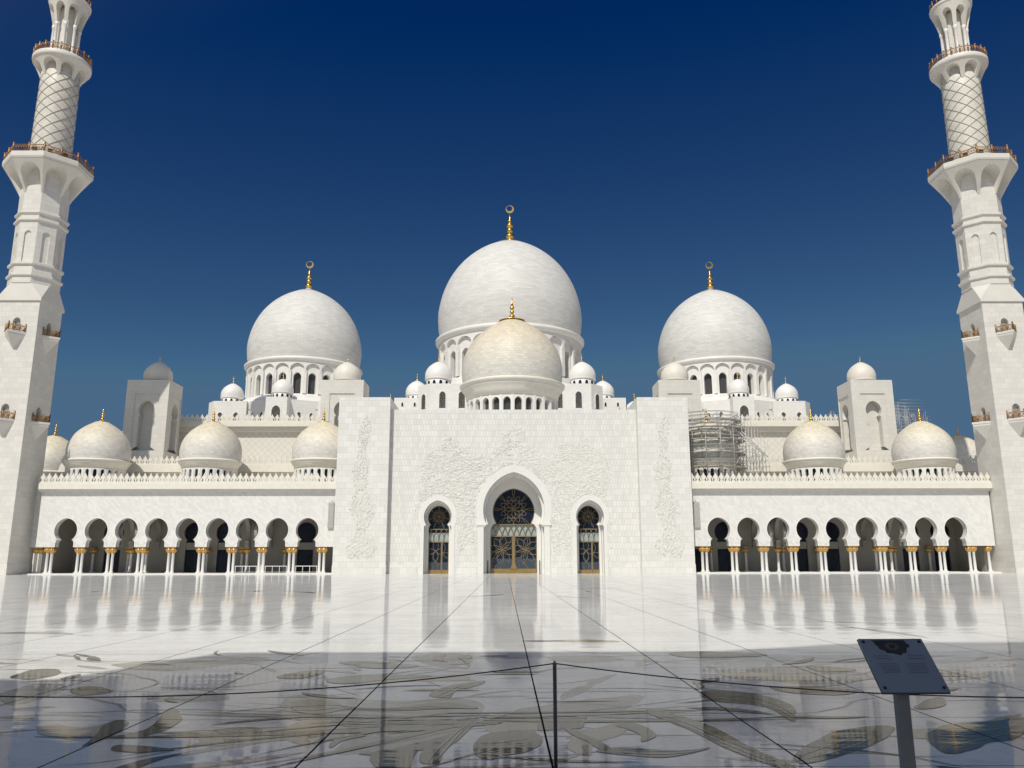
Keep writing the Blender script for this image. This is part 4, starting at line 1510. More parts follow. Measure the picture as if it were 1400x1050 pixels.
# carved floral relief
def relief(mask, n_branch, n_leaf, x0, x1, z0, z1, y, name, par, lsc=1.0):
    mb = MB()
    rnd = random.Random(hash(name) % 1000 if False else len(name) * 17 + n_leaf)
    def disc(x, z, r, h, el=1.0, rot=0.0):
        k = 7
        vs = [(x, y - h, z)]
        for i in range(k):
            a = 2 * pi * i / k
            u, v = r * cos(a), r * el * sin(a)
            vs.append((x + u * cos(rot) - v * sin(rot), y + 0.01, z + u * sin(rot) + v * cos(rot)))
        mb.add(vs, [(0, 1 + i, 1 + (i + 1) % k) for i in range(k)])
    cells = 0
    for _ in range(n_branch):
        x, z = rnd.uniform(x0, x1), rnd.uniform(z0, z1)
        if not mask(x, z):
            continue
        cxm = 0 if abs(x1 + x0) < 3 else (x0 + x1) / 2
        a = rnd.uniform(-0.3, 0.9) if x > cxm else pi - rnd.uniform(-0.3, 0.9)
        if x1 - x0 < 8:
            a = rnd.uniform(0.6, pi - 0.6)
        pts = []
        L = rnd.uniform(1.2, 5.0) * lsc
        for i in range(int(L / 0.18)):
            if not mask(x, z):
                break
            pts.append((x, y - 0.01, z))
            a += rnd.uniform(-0.42, 0.42)
            x += 0.18 * cos(a)
            z += 0.18 * sin(a)
            if rnd.random() < 0.55:
                s = rnd.choice((-1, 1))
                disc(x + 0.16 * s * sin(a), z - 0.16 * s * cos(a), 0.15, 0.05, 0.45, a + s * 0.8)
        if len(pts) > 3:
            mb.tube(pts, [0.052 * (1 - 0.7 * i / len(pts)) + 0.012 for i in range(len(pts))], 5, True)
    for _ in range(n_leaf):
        x, z = rnd.uniform(x0, x1), rnd.uniform(z0, z1)
        if not mask(x, z):
            continue
        r = rnd.uniform(0.05, 0.125)
        if rnd.random() < 0.35:          # flower of petals
            for i in range(5):
                a = 2 * pi * i / 5 + rnd.random()
                disc(x + r * cos(a), z + r * sin(a), r * 0.85, 0.06, 0.6, a)
            disc(x, z, r * 0.5, 0.09)
        else:
            disc(x, z, r * 1.3, 0.05, rnd.uniform(0.35, 0.8), rnd.uniform(0, pi))
    return mb.build(name, M['relief'], par)

def noise1(x, z):
    return sin(x * 1.3 + z * 0.7) * 0.5 + sin(x * 2.9 - z * 1.9) * 0.3 + sin(z * 4.1 + x * 3.3) * 0.2
OC = offset_outline(OUT_C, 1.05)
OSs = [shift(offset_outline(OUT_S, 0.8), s * SX) for s in (-1, 1)]
def mask_c(x, z):
    ax = abs(x)
    n = noise1(x, z)
    if inside(OC, x, z) or any(inside(o, x, z) for o in OSs):
        return False
    if ax < 5.2 and z < 6.8:
        return False
    if ax > 13.0 + 0.5 * n - max(0, (z - 14) * 0.55) or z < 3.0 + 0.7 * n:
        return False
    top = 17.3 + 0.8 * n + (2.2 if ax < 1.6 else 0.9 * max(0, 1 - abs(ax - 9.5) / 2)) - (1.2 if 2.5 < ax < 6 else 0) - max(0, ax - 9.5) * 0.55
    return z < top
relief(mask_c, 1150, 8000, -13.5, 13.5, 2.8, 20.2, CY, 'carved_relief', portal)
def mask_p(cx):
    def f(x, z):
        t = (z - 2.0) / 19.5
        if t < 0 or t > 1:
            return False
        hw = 2.0 * (1 - t) ** 0.35 * (0.75 + 0.25 * sin(t * 23)) + 0.2 * noise1(x * 2, z)
        return abs(x - cx - 0.3 * sin(z * 0.35)) < hw * (1 if t < 0.55 else 0.8)
    return f
for s in (-1, 1):
    relief(mask_p(s * 20.4), 480, 2600, s * 20.4 - 2.4, s * 20.4 + 2.4, 2, 21.6, -0.0, 'carved_relief', portal)

# ------------------------------------------------------------------ prayer hall body
hall = thing('prayer_hall', 'stepped white marble hall behind the arcades with merlon parapets', 'building', (1.1, 124, 0))
YO = 124
def hx(x): return x - 1.1
for s in (-1, 1):
    a, b_ = (-72, -19) if s < 0 else (21, 74)
    a, b_ = hx(a), hx(b_)
    w = MB()
    w.box(a, b_, 0.0, 16.0, 0.1, 15.15)
    w.build('lower_wall', M['tower'], hall)
    c = MB()
    c.box(a, b_, -0.25, 0.6, 14.6, 14.85)
    c.box(a, b_, -0.6, 0.6, 14.852, 15.9)
    c.build('lower_cornice', M['cream'], hall)
    c = MB()
    merlons(c, a, b_, -0.5, 15.9, 0.81)
    c.build('lower_parapet', M['cream'], hall)
    a, b_ = (-62, -19) if s < 0 else (21, 64.5)
    a, b_ = hx(a), hx(b_)
    w = MB()
    w.box(a, b_, 16.05, 76, 14.0, 24.5)
    w.build('upper_wall', M['lattice_wall'], hall)
    c = MB()
    c.box(a, b_, 15.35, 17, 23.5, 24.3)
    c.box(a - 0.2, b_ + 0.2, 14.6, 17, 24.302, 25.05)
    c.build('upper_cornice', M['cream'], hall)
    c = MB()
    merlons(c, a, b_, 14.7, 25.05, 0.86, 0.95)
    c.build('upper_parapet', M['cream'], hall)
w = MB()
w.box(hx(-19), hx(21), 6.5, 76, 12, 24.4)
w.build('centre_roof_block', M['block'], hall)

def arch_window(parent, x, y, zb, hw, zs, rz=0, glass='glass_lattice', sc=1.0, loc=None):
    """window with a raised frame, on a wall that faces -y"""
    P = round_arch(hw, zb, zs, 8)
    f_ = MB()
    f_.strip_ring(P, offset_outline(P, 0.16), -0.10, 0.05)
    o = f_.build('window', M['white'], parent, (x, y, 0), rz)
    p = MB()
    p.prism(list(reversed(P)), -0.03, 0.03)
    p.build('pane', M[glass], o)
    return o

# block under the largest dome: chamfered square with lower wings
mb_ = thing('dome_base', 'white windowed block under the largest dome', 'building', (1.1, 177, 0), 0, 'windowed blocks under the big domes')
b = MB()
C = 2.6
b.plan([(-15.9, -19.6), (15.9, -19.6), (18.5, -17.0), (18.5, 17), (15.9, 19.6), (-15.9, 19.6), (-18.5, 17), (-18.5, -17)], 23, 35.9)
b.build('wall', M['block'], mb_)
for s in (-1, 1):
    b = MB()
    b.box(min(s * 18.4, s * 24.6), max(s * 18.4, s * 24.6), -7, 7, 23, 35.55)
    b.box(min(s * 18.4, s * 22.8), max(s * 18.4, s * 22.8), -9, -7.01, 23, 34.9)
    b.build('wing', M['block'], mb_)
b = MB()
b.lathe([(20.5, 33), (19.5, 36.6), (16.8, 37.6)], 64)
b.build('terrace', M['white'], mb_)
for x in (-13.4, -9.6, 9.6, 13.4):
    arch_window(mb_, x, -19.6, 31.0, 0.62, 33.6)
for s in (-1, 1):
    arch_window(mb_, s * 17.2, -18.3, 31.0, 0.62, 33.3, s * pi / 4)
    for x in (20, 22.6):
        arch_window(mb_, s * x, -9.0 if x < 22.7 else -7, 33.3, 0.2, 33.9, 0, 'glass')

# blocks under the side domes
for s, cx in ((-1, -44.9), (1, 47.1)):
    bb = thing('dome_base', 'white windowed block under the %s white dome' % side_name(s), 'building', (cx, 177, 0), 0, 'windowed blocks under the big domes')
    b = MB()
    poly = [(-13.8, -15), (-7.2, -15), (-7.2, -14.2), (-2.1, -17), (-2.1, -19.3), (2.1, -19.3), (2.1, -17), (7.2, -14.2), (7.2, -15), (13.8, -15), (15.5, -13), (15.5, 15), (-15.5, 15), (-15.5, -13)]
    b.plan(poly, 23, 33.3)
    b.build('wall', M['block'], bb)
    arch_window(bb, 0, -19.3, 26.5, 0.85, 30.6)
    for x in (-12.4, -9.2, 9.2, 12.4):
        arch_window(bb, x, -15.0, 27.0, 0.48, 30.4)
    for x in (-5.9, -3.7, 3.7, 5.9):
        sg = 1 if x > 0 else -1
        yy = -17 + (abs(x) - 2.1) / 5.1 * 2.8
        arch_window(bb, x, yy - 0.02, 27.2, 0.36, 30.4, sg * math.atan2(2.8, 5.1))
    b = MB()
    b.lathe([(16.0, 31.5), (15.6, 33.6), (13.2, 35.0)], 64)
    b.build('terrace', M['white'], bb)

# ------------------------------------------------------------------ square towers
P_TW = horseshoe(1.27, 25.6, 27.1, 0.88, 19.6, 1.15, body=0.35, n=12)
def tower(label, x):
    t = thing('square_tower', label, 'tower', (x, 133.45, 0), 0, 'square towers with small domes')
    h = 3.42
    b = MB()
    def face(T, hh):
        b.opening(-2.0, 2.0, 19.0, 28.3, P_TW, (0, 24.0), -h + 0.14, -h + 1.25, T)
        for s in (-1, 1):
            b.prism([(min(s * 2.0, s * hh), 12), (max(s * 2.0, s * hh), 12), (max(s * 2.0, s * hh), 30.55), (min(s * 2.0, s * hh), 30.55)], -h, -h + 1.3, T)
        b.prism([(-2.0, 28.3), (2.0, 28.3), (2.0, 30.55), (-2.0, 30.55)], -h, -h + 1.3, T)
        b.prism([(-2.0, 12), (2.0, 12), (2.0, 19.0), (-2.0, 19.0)], -h, -h + 1.3, T)
    face(None, h)
    face(lambda X, Y, Z: (-Y, X, Z), h - 1.3)
    face(lambda X, Y, Z: (Y, -X, Z), h - 1.3)
    b.box(-h + 1.32, h - 1.32, -h + 1.32, h, 12, 30.54)
    b.build('wall', M['tower'], t)
    c = MB()
    Rr = 2.3
    c.lathe([(r, 31.15 + z) for r, z in shell(Rr, DOME_P)], 64)
    c.build('cupola', M['cupola'], t)
    r = MB()
    r.lathe([(2.22, 30.5), (2.22, 31.0), (2.3, 31.02), (2.3, 31.12), (2.2, 31.2)], 64)
    r.build('cupola_ring', M['cupola'], t)
    add_finial(t, 31.15 + 1.37 * Rr, 1.2, 0.13, 0)
    return t
tower('square white tower with a small dome, beside the left minaret, partly in shadow', -57.95)
tower('square white tower with a small dome, rising behind the left portal pylon', -26.45)
tower('square white tower with a small dome, rising behind the right portal pylon', 28.5)
tower('square white tower with a small dome, between the two right arcade domes', 60.0)

# ------------------------------------------------------------------ minarets
def minaret(label, x, y, side):
    t = thing('minaret', label, 'minaret', (x, y, 0), 0, 'minarets at the courtyard corners')
    s = 2.85
    b = MB()
    # square shaft with shallow arched door niches behind the balconies
    P_N = round_arch(0.52, 0, 1.55, 8, 0.1)
    lv = (32.3, 20.25, 8.2)
    for q in range(4):
        a = q * pi / 2
        ca, sa = cos(a), sin(a)
        T = lambda X, Y, Z, ca=ca, sa=sa: (X * ca - Y * sa, X * sa + Y * ca, Z)
        zz = 0.0
        sw = s if q % 2 == 0 else s - 0.5
        for z0 in (20.25, 32.3):
            b.prism([(-sw, zz), (sw, zz), (sw, z0), (-sw, z0)], -s, -s + 0.5, T)
            b.opening(-1.4, 1.4, z0, z0 + 3.2, shift(P_N, 0, z0), (0, z0 + 1.3), -s, -s + 0.6, T)
            for sg in (-1, 1):
                b.prism([(min(sg * 1.4, sg * sw), z0), (max(sg * 1.4, sg * sw), z0), (max(sg * 1.4, sg * sw), z0 + 3.2), (min(sg * 1.4, sg * sw), z0 + 3.2)], -s, -s + 0.5, T)
            zz = z0 + 3.2
        b.prism([(-sw, zz), (sw, zz), (sw, 36.8), (-sw, 36.8)], -s, -s + 0.5, T)
    b.box(-s + 0.6, s - 0.6, -s + 0.6, s - 0.6, 0, 36.7)
    b.box(-s - 0.06, s + 0.06, -s - 0.06, s + 0.06, 0, 1.3)
    b.build('square_shaft', M['minaret'], t)
    # lip and pyramid to the octagon
    A = 3.2
    def octo(a, z):
        r = a / cos(pi / 8)
        return [(r * cos(pi / 8 + i * pi / 4), r * sin(pi / 8 + i * pi / 4), z) for i in range(8)]
    p = MB()
    lip = s + 0.22
    p.box(-lip, lip, -lip, lip, 36.8, 37.12)
    sq = [(lip, lip * 0.999, 37.12), (-lip * 0.999, lip, 37.12), (-lip, -lip * 0.999, 37.12), (lip * 0.999, -lip, 37.12)]
    A0 = 2.95
    oc = octo(A0, 39.55)
    p.add(sq + oc, [(0, 4, 11), (0, 5, 4), (0, 1, 6, 5), (1, 6, 7)][1:2] + [(0, 11, 4), (0, 4, 5), (0, 5, 6, 1), (1, 6, 7), (1, 7, 8, 2), (2, 8, 9), (2, 9, 10, 3), (3, 10, 11), (3, 11, 4, 0)][1:])
    p.build('transition', M['minaret_smooth'], t)
    # octagonal shaft with bands
    o_ = MB()
    def oct_l(prof):
        o_.lathe([(r / cos(pi / 8), z) for r, z in prof], 8, smooth=False, off=0.5)
    oct_l([(3.05, 39.4), (3.05, 40.5)])
    oct_l([(3.05, 40.3), (3.3, 40.45), (3.3, 40.75), (3.02, 40.85), (3.02, 42.0), (3.28, 42.1), (3.28, 42.4), (2.98, 42.55)])
    # panel storey
    for i in range(8):
        a = i * pi / 4
        ca, sa = cos(a), sin(a)
        T = lambda X, Y, Z, ca=ca, sa=sa: (X * ca - Y * sa, X * sa + Y * ca, Z)
        hwf = 2.98 * math.tan(pi / 8)
        Pn = round_arch(0.47, 42.55, 46.6, 8, 0.1)
        o_.opening(-hwf, hwf, 42.55, 48.0, shift(Pn, 0), (0, 45.4), -2.98, -2.78, T)
    o_.lathe([(2.78 / cos(pi / 8), 42.4), (2.78 / cos(pi / 8), 48.3)], 8, smooth=False, off=0.5)
    oct_l([(2.98, 47.95), (3.0, 48.5), (3.24, 48.62), (3.24, 48.9), (3.0, 49.05), (3.0, 49.55), (3.24, 49.7), (3.24, 49.95), (2.95, 50.1), (2.95, 57.0)])
    o_.build('octagonal_shaft', M['minaret'], t)
    # corbelled gallery with arched recesses
    g_ = MB()
    a0, a1, zb, zt = 2.96, 5.27, 52.9, 57.0
    def flare(z, a0, a1, zb, zt):
        t_ = max(0, min(1, (z - zb) / (zt - zb)))
        return a0 + 0.02 + (a1 - a0) * t_ ** 1.15
    k = math.tan(pi / 8)
    Pn = [(-0.98 * 0.84 * a0 * k, zb)]
    hw0 = a0 * k
    npt = 12
    arch = [(hw0 * 0.78 * cos(pi - pi * i / npt), 55.0 + 1.55 * sin(pi - pi * i / npt)) for i in range(npt + 1)]
    Pn = [(-hw0 * 0.84, zb), (-hw0 * 0.83, 53.6)] + arch + [(hw0 * 0.83, 53.6), (hw0 * 0.84, zb)]
    for i in range(8):
        a = i * pi / 4
        ca, sa = cos(a), sin(a)
        def T(X, Y, Z, ca=ca, sa=sa):
            r_out = flare(Z, a0, a1, zb, zt)
            d = r_out if Y < 0.5 else a0 - 0.1
            X2 = X * (d / a0)
            return (X2 * ca + d * sa, X2 * sa - d * ca, Z)
        g_.opening(-hw0, hw0, zb, zt, Pn, (0, 54.9), 0, 1, T)
    def oc_ring(prof, mb):
        mb.lathe([(r / cos(pi / 8), z) for r, z in prof], 8, smooth=False, off=0.5)
    oc_ring([(4.9, 57.0), (5.33, 57.05), (5.44, 57.3), (5.44, 57.95), (5.3, 58.05), (2.0, 58.06)], g_)
    g_.build('lower_gallery', M['minaret_smooth'], t)
    # railing of the octagonal gallery
    r_ = MB()
    cr = [(5.28 / cos(pi / 8) * cos(pi / 8 + i * pi / 4), 5.28 / cos(pi / 8) * sin(pi / 8 + i * pi / 4)) for i in range(8)]
    for i in range(8):
        p0, p1 = Vector(cr[i]), Vector(cr[(i + 1) % 8])
        for zz, rr in ((58.25, 0.05), (58.62, 0.035), (59.0, 0.06)):
            r_.tube([(p0.x, p0.y, zz), (p1.x, p1.y, zz)], rr, 4)
        for j in range(2):
            q = p0.lerp(p1, j / 2)
            r_.tube([(q.x, q.y, 58.05), (q.x, q.y, 59.35)], 0.12, 6)
        for j in range(12):
            q = p0.lerp(p1, (j + 0.5) / 12)
            q2 = p0.lerp(p1, min(1, (j + 1.5) / 12))
            r_.tube([(q.x, q.y, 58.25), (q2.x, q2.y, 59.0)], 0.028, 4)
            r_.tube([(q2.x, q2.y, 58.25), (q.x, q.y, 59.0)], 0.028, 4)
    r_.build('lower_railing', M['bronze'], t)
    # round shaft with the diagonal lattice
    c = MB()
    c.lathe([(2.73, 58.0), (2.70, 60), (2.60, 70), (2.58, 75)], 64)
    c.build('round_shaft', M['shaft'], t)
    l_ = MB()
    for k_ in range(8):
        for sg in (-1, 1):
            pts = []
            for j in range(61):
                z = 58.2 + 14.6 * j / 60
                a = 2 * pi * k_ / 8 + sg * (z - 58) * 2 * pi / 13.5
                rr = 2.715 - (z - 58) * 0.0092 + 0.012
                pts.append((rr * cos(a), rr * sin(a), z))
            l_.tube(pts, 0.055, 5)
    l_.build('shaft_lattice', M['groove'], t)
    # round gallery
    g2 = MB()
    Rs, N = 2.61, 8
    w = 2 * pi * Rs / N
    zb2, zt2 = 71.9, 74.4
    arch = [(w * 0.36 * cos(pi - pi * i / 10), 73.2 + 0.85 * sin(pi - pi * i / 10)) for i in range(11)]
    Pn = [(-w * 0.42, zb2), (-w * 0.37, 72.5)] + arch + [(w * 0.37, 72.5), (w * 0.42, zb2)]
    for i in range(N):
        cxx = i * w
        def T(X, Y, Z):
            a = X / Rs - pi / 2
            d = flare(Z, Rs, 3.80, zb2, zt2) if Y < 0.5 else Rs - 0.1
            return (d * cos(a), d * sin(a), Z)
        # subdivide the top edge for roundness by splitting the outline densely
        dense = []
        for p0, p1 in zip(Pn, Pn[1:]):
            for k2 in range(3):
                dense.append((p0[0] + (p1[0] - p0[0]) * k2 / 3, p0[1] + (p1[1] - p0[1]) * k2 / 3))
        dense.append(Pn[-1])
        g2.opening(cxx - w / 2, cxx + w / 2, zb2, zt2, shift(dense, cxx), (cxx, 73.1), 0, 1, T)
    g2.lathe([(3.6, 74.38), (3.9, 74.42), (3.98, 74.7), (3.98, 75.15), (3.85, 75.3), (2.0, 75.31)], 64)
    g2.build('round_gallery', M['minaret_smooth'], t)
    r_ = MB()
    NP = 22
    for zz, rr in ((75.5, 0.05), (76.25, 0.06)):
        r_.tube([(3.84 * cos(2 * pi * i / 48), 3.84 * sin(2 * pi * i / 48), zz) for i in range(49)], rr, 4)
    for i in range(NP):
        a = 2 * pi * i / NP
        r_.tube([(3.84 * cos(a), 3.84 * sin(a), 75.3), (3.84 * cos(a), 3.84 * sin(a), 76.55)], 0.11, 6)
        for j in range(4):
            a1_, a2_ = a + 2 * pi / NP * (j / 4), a + 2 * pi / NP * ((j + 1) / 4)
            r_.tube([(3.84 * cos(a1_), 3.84 * sin(a1_), 75.5), (3.84 * cos(a2_), 3.84 * sin(a2_), 76.25)], 0.028, 4)
            r_.tube([(3.84 * cos(a2_), 3.84 * sin(a2_), 75.5), (3.84 * cos(a1_), 3.84 * sin(a1_), 76.25)], 0.028, 4)
    r_.build('upper_railing', M['bronze'], t)
    # lantern: ring of columns round a core, flared top gallery
    c = MB()
    c.lathe([(1.2, 75.3), (1.2, 84.0)], 8, smooth=False, off=0.5)
    c.build('lantern_core', M['minaret_smooth'], t)
    cm = MB()
    cm.lathe([(0.29, 75.3), (0.29, 75.6), (0.215, 75.7), (0.215, 80.6), (0.29, 80.75), (0.29, 81.2)], 12)
    cme = cm.mesh('lantern_column', M['white'])
    for i in range(8):
        a = 2 * pi * i / 8 + pi / 8
        o = bpy.data.objects.new('lantern_column', cme)
        COL.objects.link(o)
        o.parent = t
        o.location = (1.72 * cos(a), 1.72 * sin(a), 0)
    g3 = MB()
    Rs3 = 1.93
    w = 2 * pi * Rs3 / N
    zb3, zt3 = 81.2, 84.9
    arch = [(w * 0.34 * cos(pi - pi * i / 10), 83.2 + 0.9 * sin(pi - pi * i / 10)) for i in range(11)]
    Pn = [(-w * 0.36, zb3), (-w * 0.34, 82.2)] + arch + [(w * 0.34, 82.2), (w * 0.36, zb3)]
    for i in range(N):
        cxx = (i) * w
        def T(X, Y, Z):
            a = X / Rs3 - pi / 2
            d = flare(Z, Rs3, 2.85, zb3, zt3) if Y < 0.5 else Rs3 - 0.3
            return (d * cos(a), d * sin(a), Z)
        g3.opening(cxx - w / 2, cxx + w / 2, zb3, zt3, shift(Pn, cxx), (cxx, 83.0), 0, 1, T)
    g3.lathe([(2.7, 84.88), (2.93, 84.95), (2.97, 85.3), (2.86, 85.45), (1.0, 85.46)], 48)
    g3.build('top_gallery', M['minaret_smooth'], t)
    r_ = MB()
    for zz, rr in ((85.6, 0.05), (86.3, 0.06)):
        r_.tube([(2.78 * cos(2 * pi * i / 36), 2.78 * sin(2 * pi * i / 36), zz) for i in range(37)], rr, 4)
    for i in range(18):
        a = 2 * pi * i / 18
        r_.tube([(2.78 * cos(a), 2.78 * sin(a), 85.4), (2.78 * cos(a), 2.78 * sin(a), 86.5)], 0.10, 6)
    r_.build('top_railing', M['bronze'], t)
    # head above the picture: lantern bulb and gold tip
    h = MB()
    h.lathe([(1.3, 85.4), (1.3, 92), (2.2, 93.5), (2.3, 94), (1.2, 94.2), (1.5, 95), (2.0, 97), (1.7, 99), (0.6, 101)], 32)
    h.build('lantern_head', M['gold'], t)
    f_ = MB()
    f_.lathe([(r, 101 + z) for r, z in finial_prof(5.5, 0.5)], 16)
    f_.build('finial', M['gold'], t)
    # four pointed balconies on each of two levels
    for z0 in (32.3, 20.25):
        for q in (0, 1, 3):
            a = q * pi / 2
            bx = MB()
            h1, d1 = 1.45, 1.75
            y0 = -s - 0.003
            def tri(hh, dd, z):
                return [(-hh, y0, z), (0, y0 - dd, z), (hh, y0, z)]
            v = tri(h1, d1, z0) + tri(h1, d1, z0 - 0.28) + tri(h1 * 0.93, d1 * 0.93, z0 - 0.34) + tri(h1 * 0.93, d1 * 0.93, z0 - 0.55) + [(0, y0, z0 - 2.45)]
            fcs = [(0, 1, 2)] + [(i, i + 3, j + 3, j) for k3 in (0, 3, 6) for i, j in ((k3, k3 + 1), (k3 + 1, k3 + 2))] + [(9, 12, 10), (10, 12, 11), (9, 11, 12)] + [(0, 2, 11, 9)]
            bx.add(v, fcs)
            o = bx.build('balcony', M['minaret_smooth'], t, (0, 0, 0), a)
            rl = MB()
            for sg in (-1, 1):
                pa, pb = Vector((sg * (h1 - 0.08), y0 - 0.06)), Vector((0, y0 - d1 + 0.12))
                for zz, rr in ((z0 + 0.12, 0.045), (z0 + 0.78, 0.055)):
                    rl.tube([(pa.x, pa.y, zz), (pb.x, pb.y, zz)], rr, 4)
                for j in range(4):
                    qv = pa.lerp(pb, j / 3)
                    rl.tube([(qv.x, qv.y, z0), (qv.x, qv.y, z0 + (1.15 if j % 3 == 0 else 1.0))], 0.085, 6)
                for j in range(6):
                    q1, q2 = pa.lerp(pb, j / 6), pa.lerp(pb, (j + 1) / 6)
                    rl.tube([(q1.x, q1.y, z0 + 0.12), (q2.x, q2.y, z0 + 0.78)], 0.03, 4)
                    rl.tube([(q2.x, q2.y, z0 + 0.12), (q1.x, q1.y, z0 + 0.78)], 0.03, 4)
            rl.build('balcony_railing', M['bronze'], o)
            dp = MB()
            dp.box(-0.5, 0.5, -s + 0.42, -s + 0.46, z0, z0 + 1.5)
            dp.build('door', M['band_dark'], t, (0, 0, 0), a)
    # floodlights behind the lower gallery railing
    fg = 'floodlights on the lower gallery of the %s minaret' % side
    lb = MB()
    lb.box(-0.26, 0.26, -0.16, 0.16, 0.28, 0.72)
    lb.box(-0.30, 0.30, -0.20, -0.161, 0.24, 0.76)
    lb2 = MB()
    lb2.tube([(-0.3, 0, 0.0), (-0.3, 0, 0.5)], 0.03, 5)
    lb2.tube([(0.3, 0, 0.0), (0.3, 0, 0.5)], 0.03, 5)
    lb2.box(-0.33, 0.33, -0.08, 0.08, 0, 0.03)
    lm, lm2 = lb.mesh('lamp_housing', M['dark_metal']), lb2.mesh('bracket', M['dark_metal'])
    for i in range(-4, 5):
        ang = -pi / 2 + i * pi / 8 + 0.12
        rad = 4.9
        e = thing('floodlight', 'small dark floodlight behind the lower gallery railing of the %s minaret' % side, 'floodlight', (x + rad * cos(ang), y + rad * sin(ang), 58.06), ang + pi / 2, fg)
        for me, nm in ((lm, 'lamp_housing'), (lm2, 'bracket')):
            o = bpy.data.objects.new(nm, me)
            COL.objects.link(o)
            o.parent = e
    return t
minaret('tall white minaret at the left edge, octagon above a square shaft with bronze balconies', -66.87, 110.75, 'left')
minaret('tall white minaret at the right edge, octagon above a square shaft with bronze balconies', 69.12, 110.75, 'right')

# ------------------------------------------------------------------ scaffolding
def scaffold(name, label, cx, cy, rings, levels, zb, zt, extra, seed):
    rnd = random.Random(seed)
    t = thing(name, label, 'scaffolding', (cx, cy, zb), 0)
    tb = MB()
    for rr, n in rings:
        for i in range(n):
            a = 2 * pi * i / n + 0.1
            ztop = zt(rr)
            tb.tube([(rr * cos(a), rr * sin(a), 0), (rr * cos(a), rr * sin(a), ztop - zb)], 0.042, 5)
        for z in levels:
            if z < zt(rr):
                for dz in (0, 0.5, 1.0):
                    tb.tube([(rr * cos(2 * pi * i / n + 0.1), rr * sin(2 * pi * i / n + 0.1), z - zb + dz) for i in range(n + 1)], 0.036, 4, False)
        for i in range(n):
            for _k in range(rnd.choice((0, 1, 1, 2))):
                a, a2 = 2 * pi * i / n + 0.1, 2 * pi * (i + rnd.choice((-2, -1, 1, 2))) / n + 0.1
                z = rnd.choice(levels[:-1])
                tb.tube([(rr * cos(a), rr * sin(a), z - zb), (rr * cos(a2), rr * sin(a2), z - zb + 2.0)], 0.038, 4)
    extra(tb, rnd, zb)
    tb.build('tubes', M['steel'], t)
    pk = MB()
    for z in levels:
        rmax = max([rr for rr, n in rings if z < zt(rr) + 0.1] or [0])
        if rmax:
            pk.lathe([(rmax - 0.95, z - zb - 0.06), (rmax + 0.05, z - zb - 0.06), (rmax + 0.05, z - zb), (rmax - 0.95, z - zb), (rmax - 0.95, z - zb - 0.06)], 14, smooth=False, closed=True)
    pk.build('decks', M['plank'], t)
    return t

def extra_a(tb, rnd, zb):
    # stair bay leaning out to the right of the dome
    for i in range(7):
        for j in range(3):
            x, y = 4.8 + i * 0.44, -4.2 + j * 1.5
            top = 21.6 - zb - max(0, i - 1) * 0.75 + rnd.uniform(-0.3, 0.6)
            tb.tube([(x, y, 0), (x + rnd.uniform(-0.05, 0.05), y, top)], 0.03, 5)
    for k in range(9):
        z = 0.4 + k * 0.8
        L = 5.0 + max(0.6, (8.6 - k) * 0.5)
        for j in range(3):
            y = -4.2 + j * 1.5
            tb.tube([(4.2, y, z), (min(7.6, L), y, z)], 0.026, 4)
    for k in range(44):
        x, y, z = rnd.uniform(4.4, 6.6), -4.2 + rnd.choice((0, 1, 2)) * 1.5, rnd.uniform(0.2, 4.6)
        s = rnd.choice((-1, 1))
        tb.tube([(x, y, z), (x + s * rnd.uniform(0.4, 1.0), y + rnd.uniform(-0.6, 0.6), z + rnd.uniform(0.9, 2.0))], 0.027, 4)
    tb.tube([(4.0, -3.6, 7.9), (7.6, -3.4, 4.2)], 0.05, 5)
    tb.tube([(3.5, -3.6, 7.9), (7.1, -3.4, 4.4)], 0.05, 5)
scaffold('scaffolding', 'steel tube scaffolding with plank decks round the arcade dome right of the portal', RX[0], 118,
         [(5.3, 16), (4.85, 16), (4.3, 12)], [14.6, 16.6, 18.5, 20.2, 21.4], 11.72, lambda r: 20.8 if r > 5 else 22.3, extra_a, 3)

def extra_b(tb, rnd, zb):
    for i in range(46):
        x, y = rnd.uniform(-4.2, 4.2), rnd.uniform(-3, 3)
        top = rnd.uniform(7.5, 10.8) - abs(x - (-1.2)) * 0.7
        tb.tube([(x, y, 0), (x, y, top)], 0.05, 4)
    for k in range(14):
        z = 0.6 + k * 0.72
        h = 4.2 - max(0, z - 6) * 0.5
        for y in (-3, 0, 3):
            tb.tube([(-h - 0.3, y, z), (h, y, z)], 0.045, 4)
    for k in range(60):
        x, y, z = rnd.uniform(-4, 3), rnd.choice((-3, 0, 3)), rnd.uniform(0, 7.5)
        tb.tube([(x, y, z), (x + rnd.uniform(-1.8, 1.8), y, z + rnd.uniform(1, 2.4))], 0.045, 4)
tower_sc = scaffold('scaffolding', 'dense scaffolding in the distance behind the outer right square tower', 87.5, 175,
                    [], [], 25.5, lambda r: 30, extra_b, 5)
ts = MB()
ts.box(83, 92, 172, 178, 0, 25.4)
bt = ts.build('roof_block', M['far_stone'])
tag(bt, 'low shaded roof block under the distant scaffolding', 'building')
def extra_c(tb, rnd, zb):
    for i in range(10):
        x = rnd.uniform(-1.6, 1.6)
        tb.tube([(x, 0, 0), (x, 0, rnd.uniform(4.5, 6.2))], 0.05, 4)
    for k in range(7):
        tb.tube([(-1.8, 0, 0.6 + k * 0.75), (1.8, 0, 0.6 + k * 0.75)], 0.045, 4)
    for k in range(12):
        x, z = rnd.uniform(-1.5, 1.0), rnd.uniform(0, 4)
        tb.tube([(x, 0.1, z), (x + rnd.uniform(-1.2, 1.2), 0.1, z + 1.6)], 0.045, 4)
scaffold('scaffolding', 'bit of scaffolding showing just left of the outer right square tower', 72.2, 175, [], [], 27.6, lambda r: 30, extra_c, 8)
ts = MB()
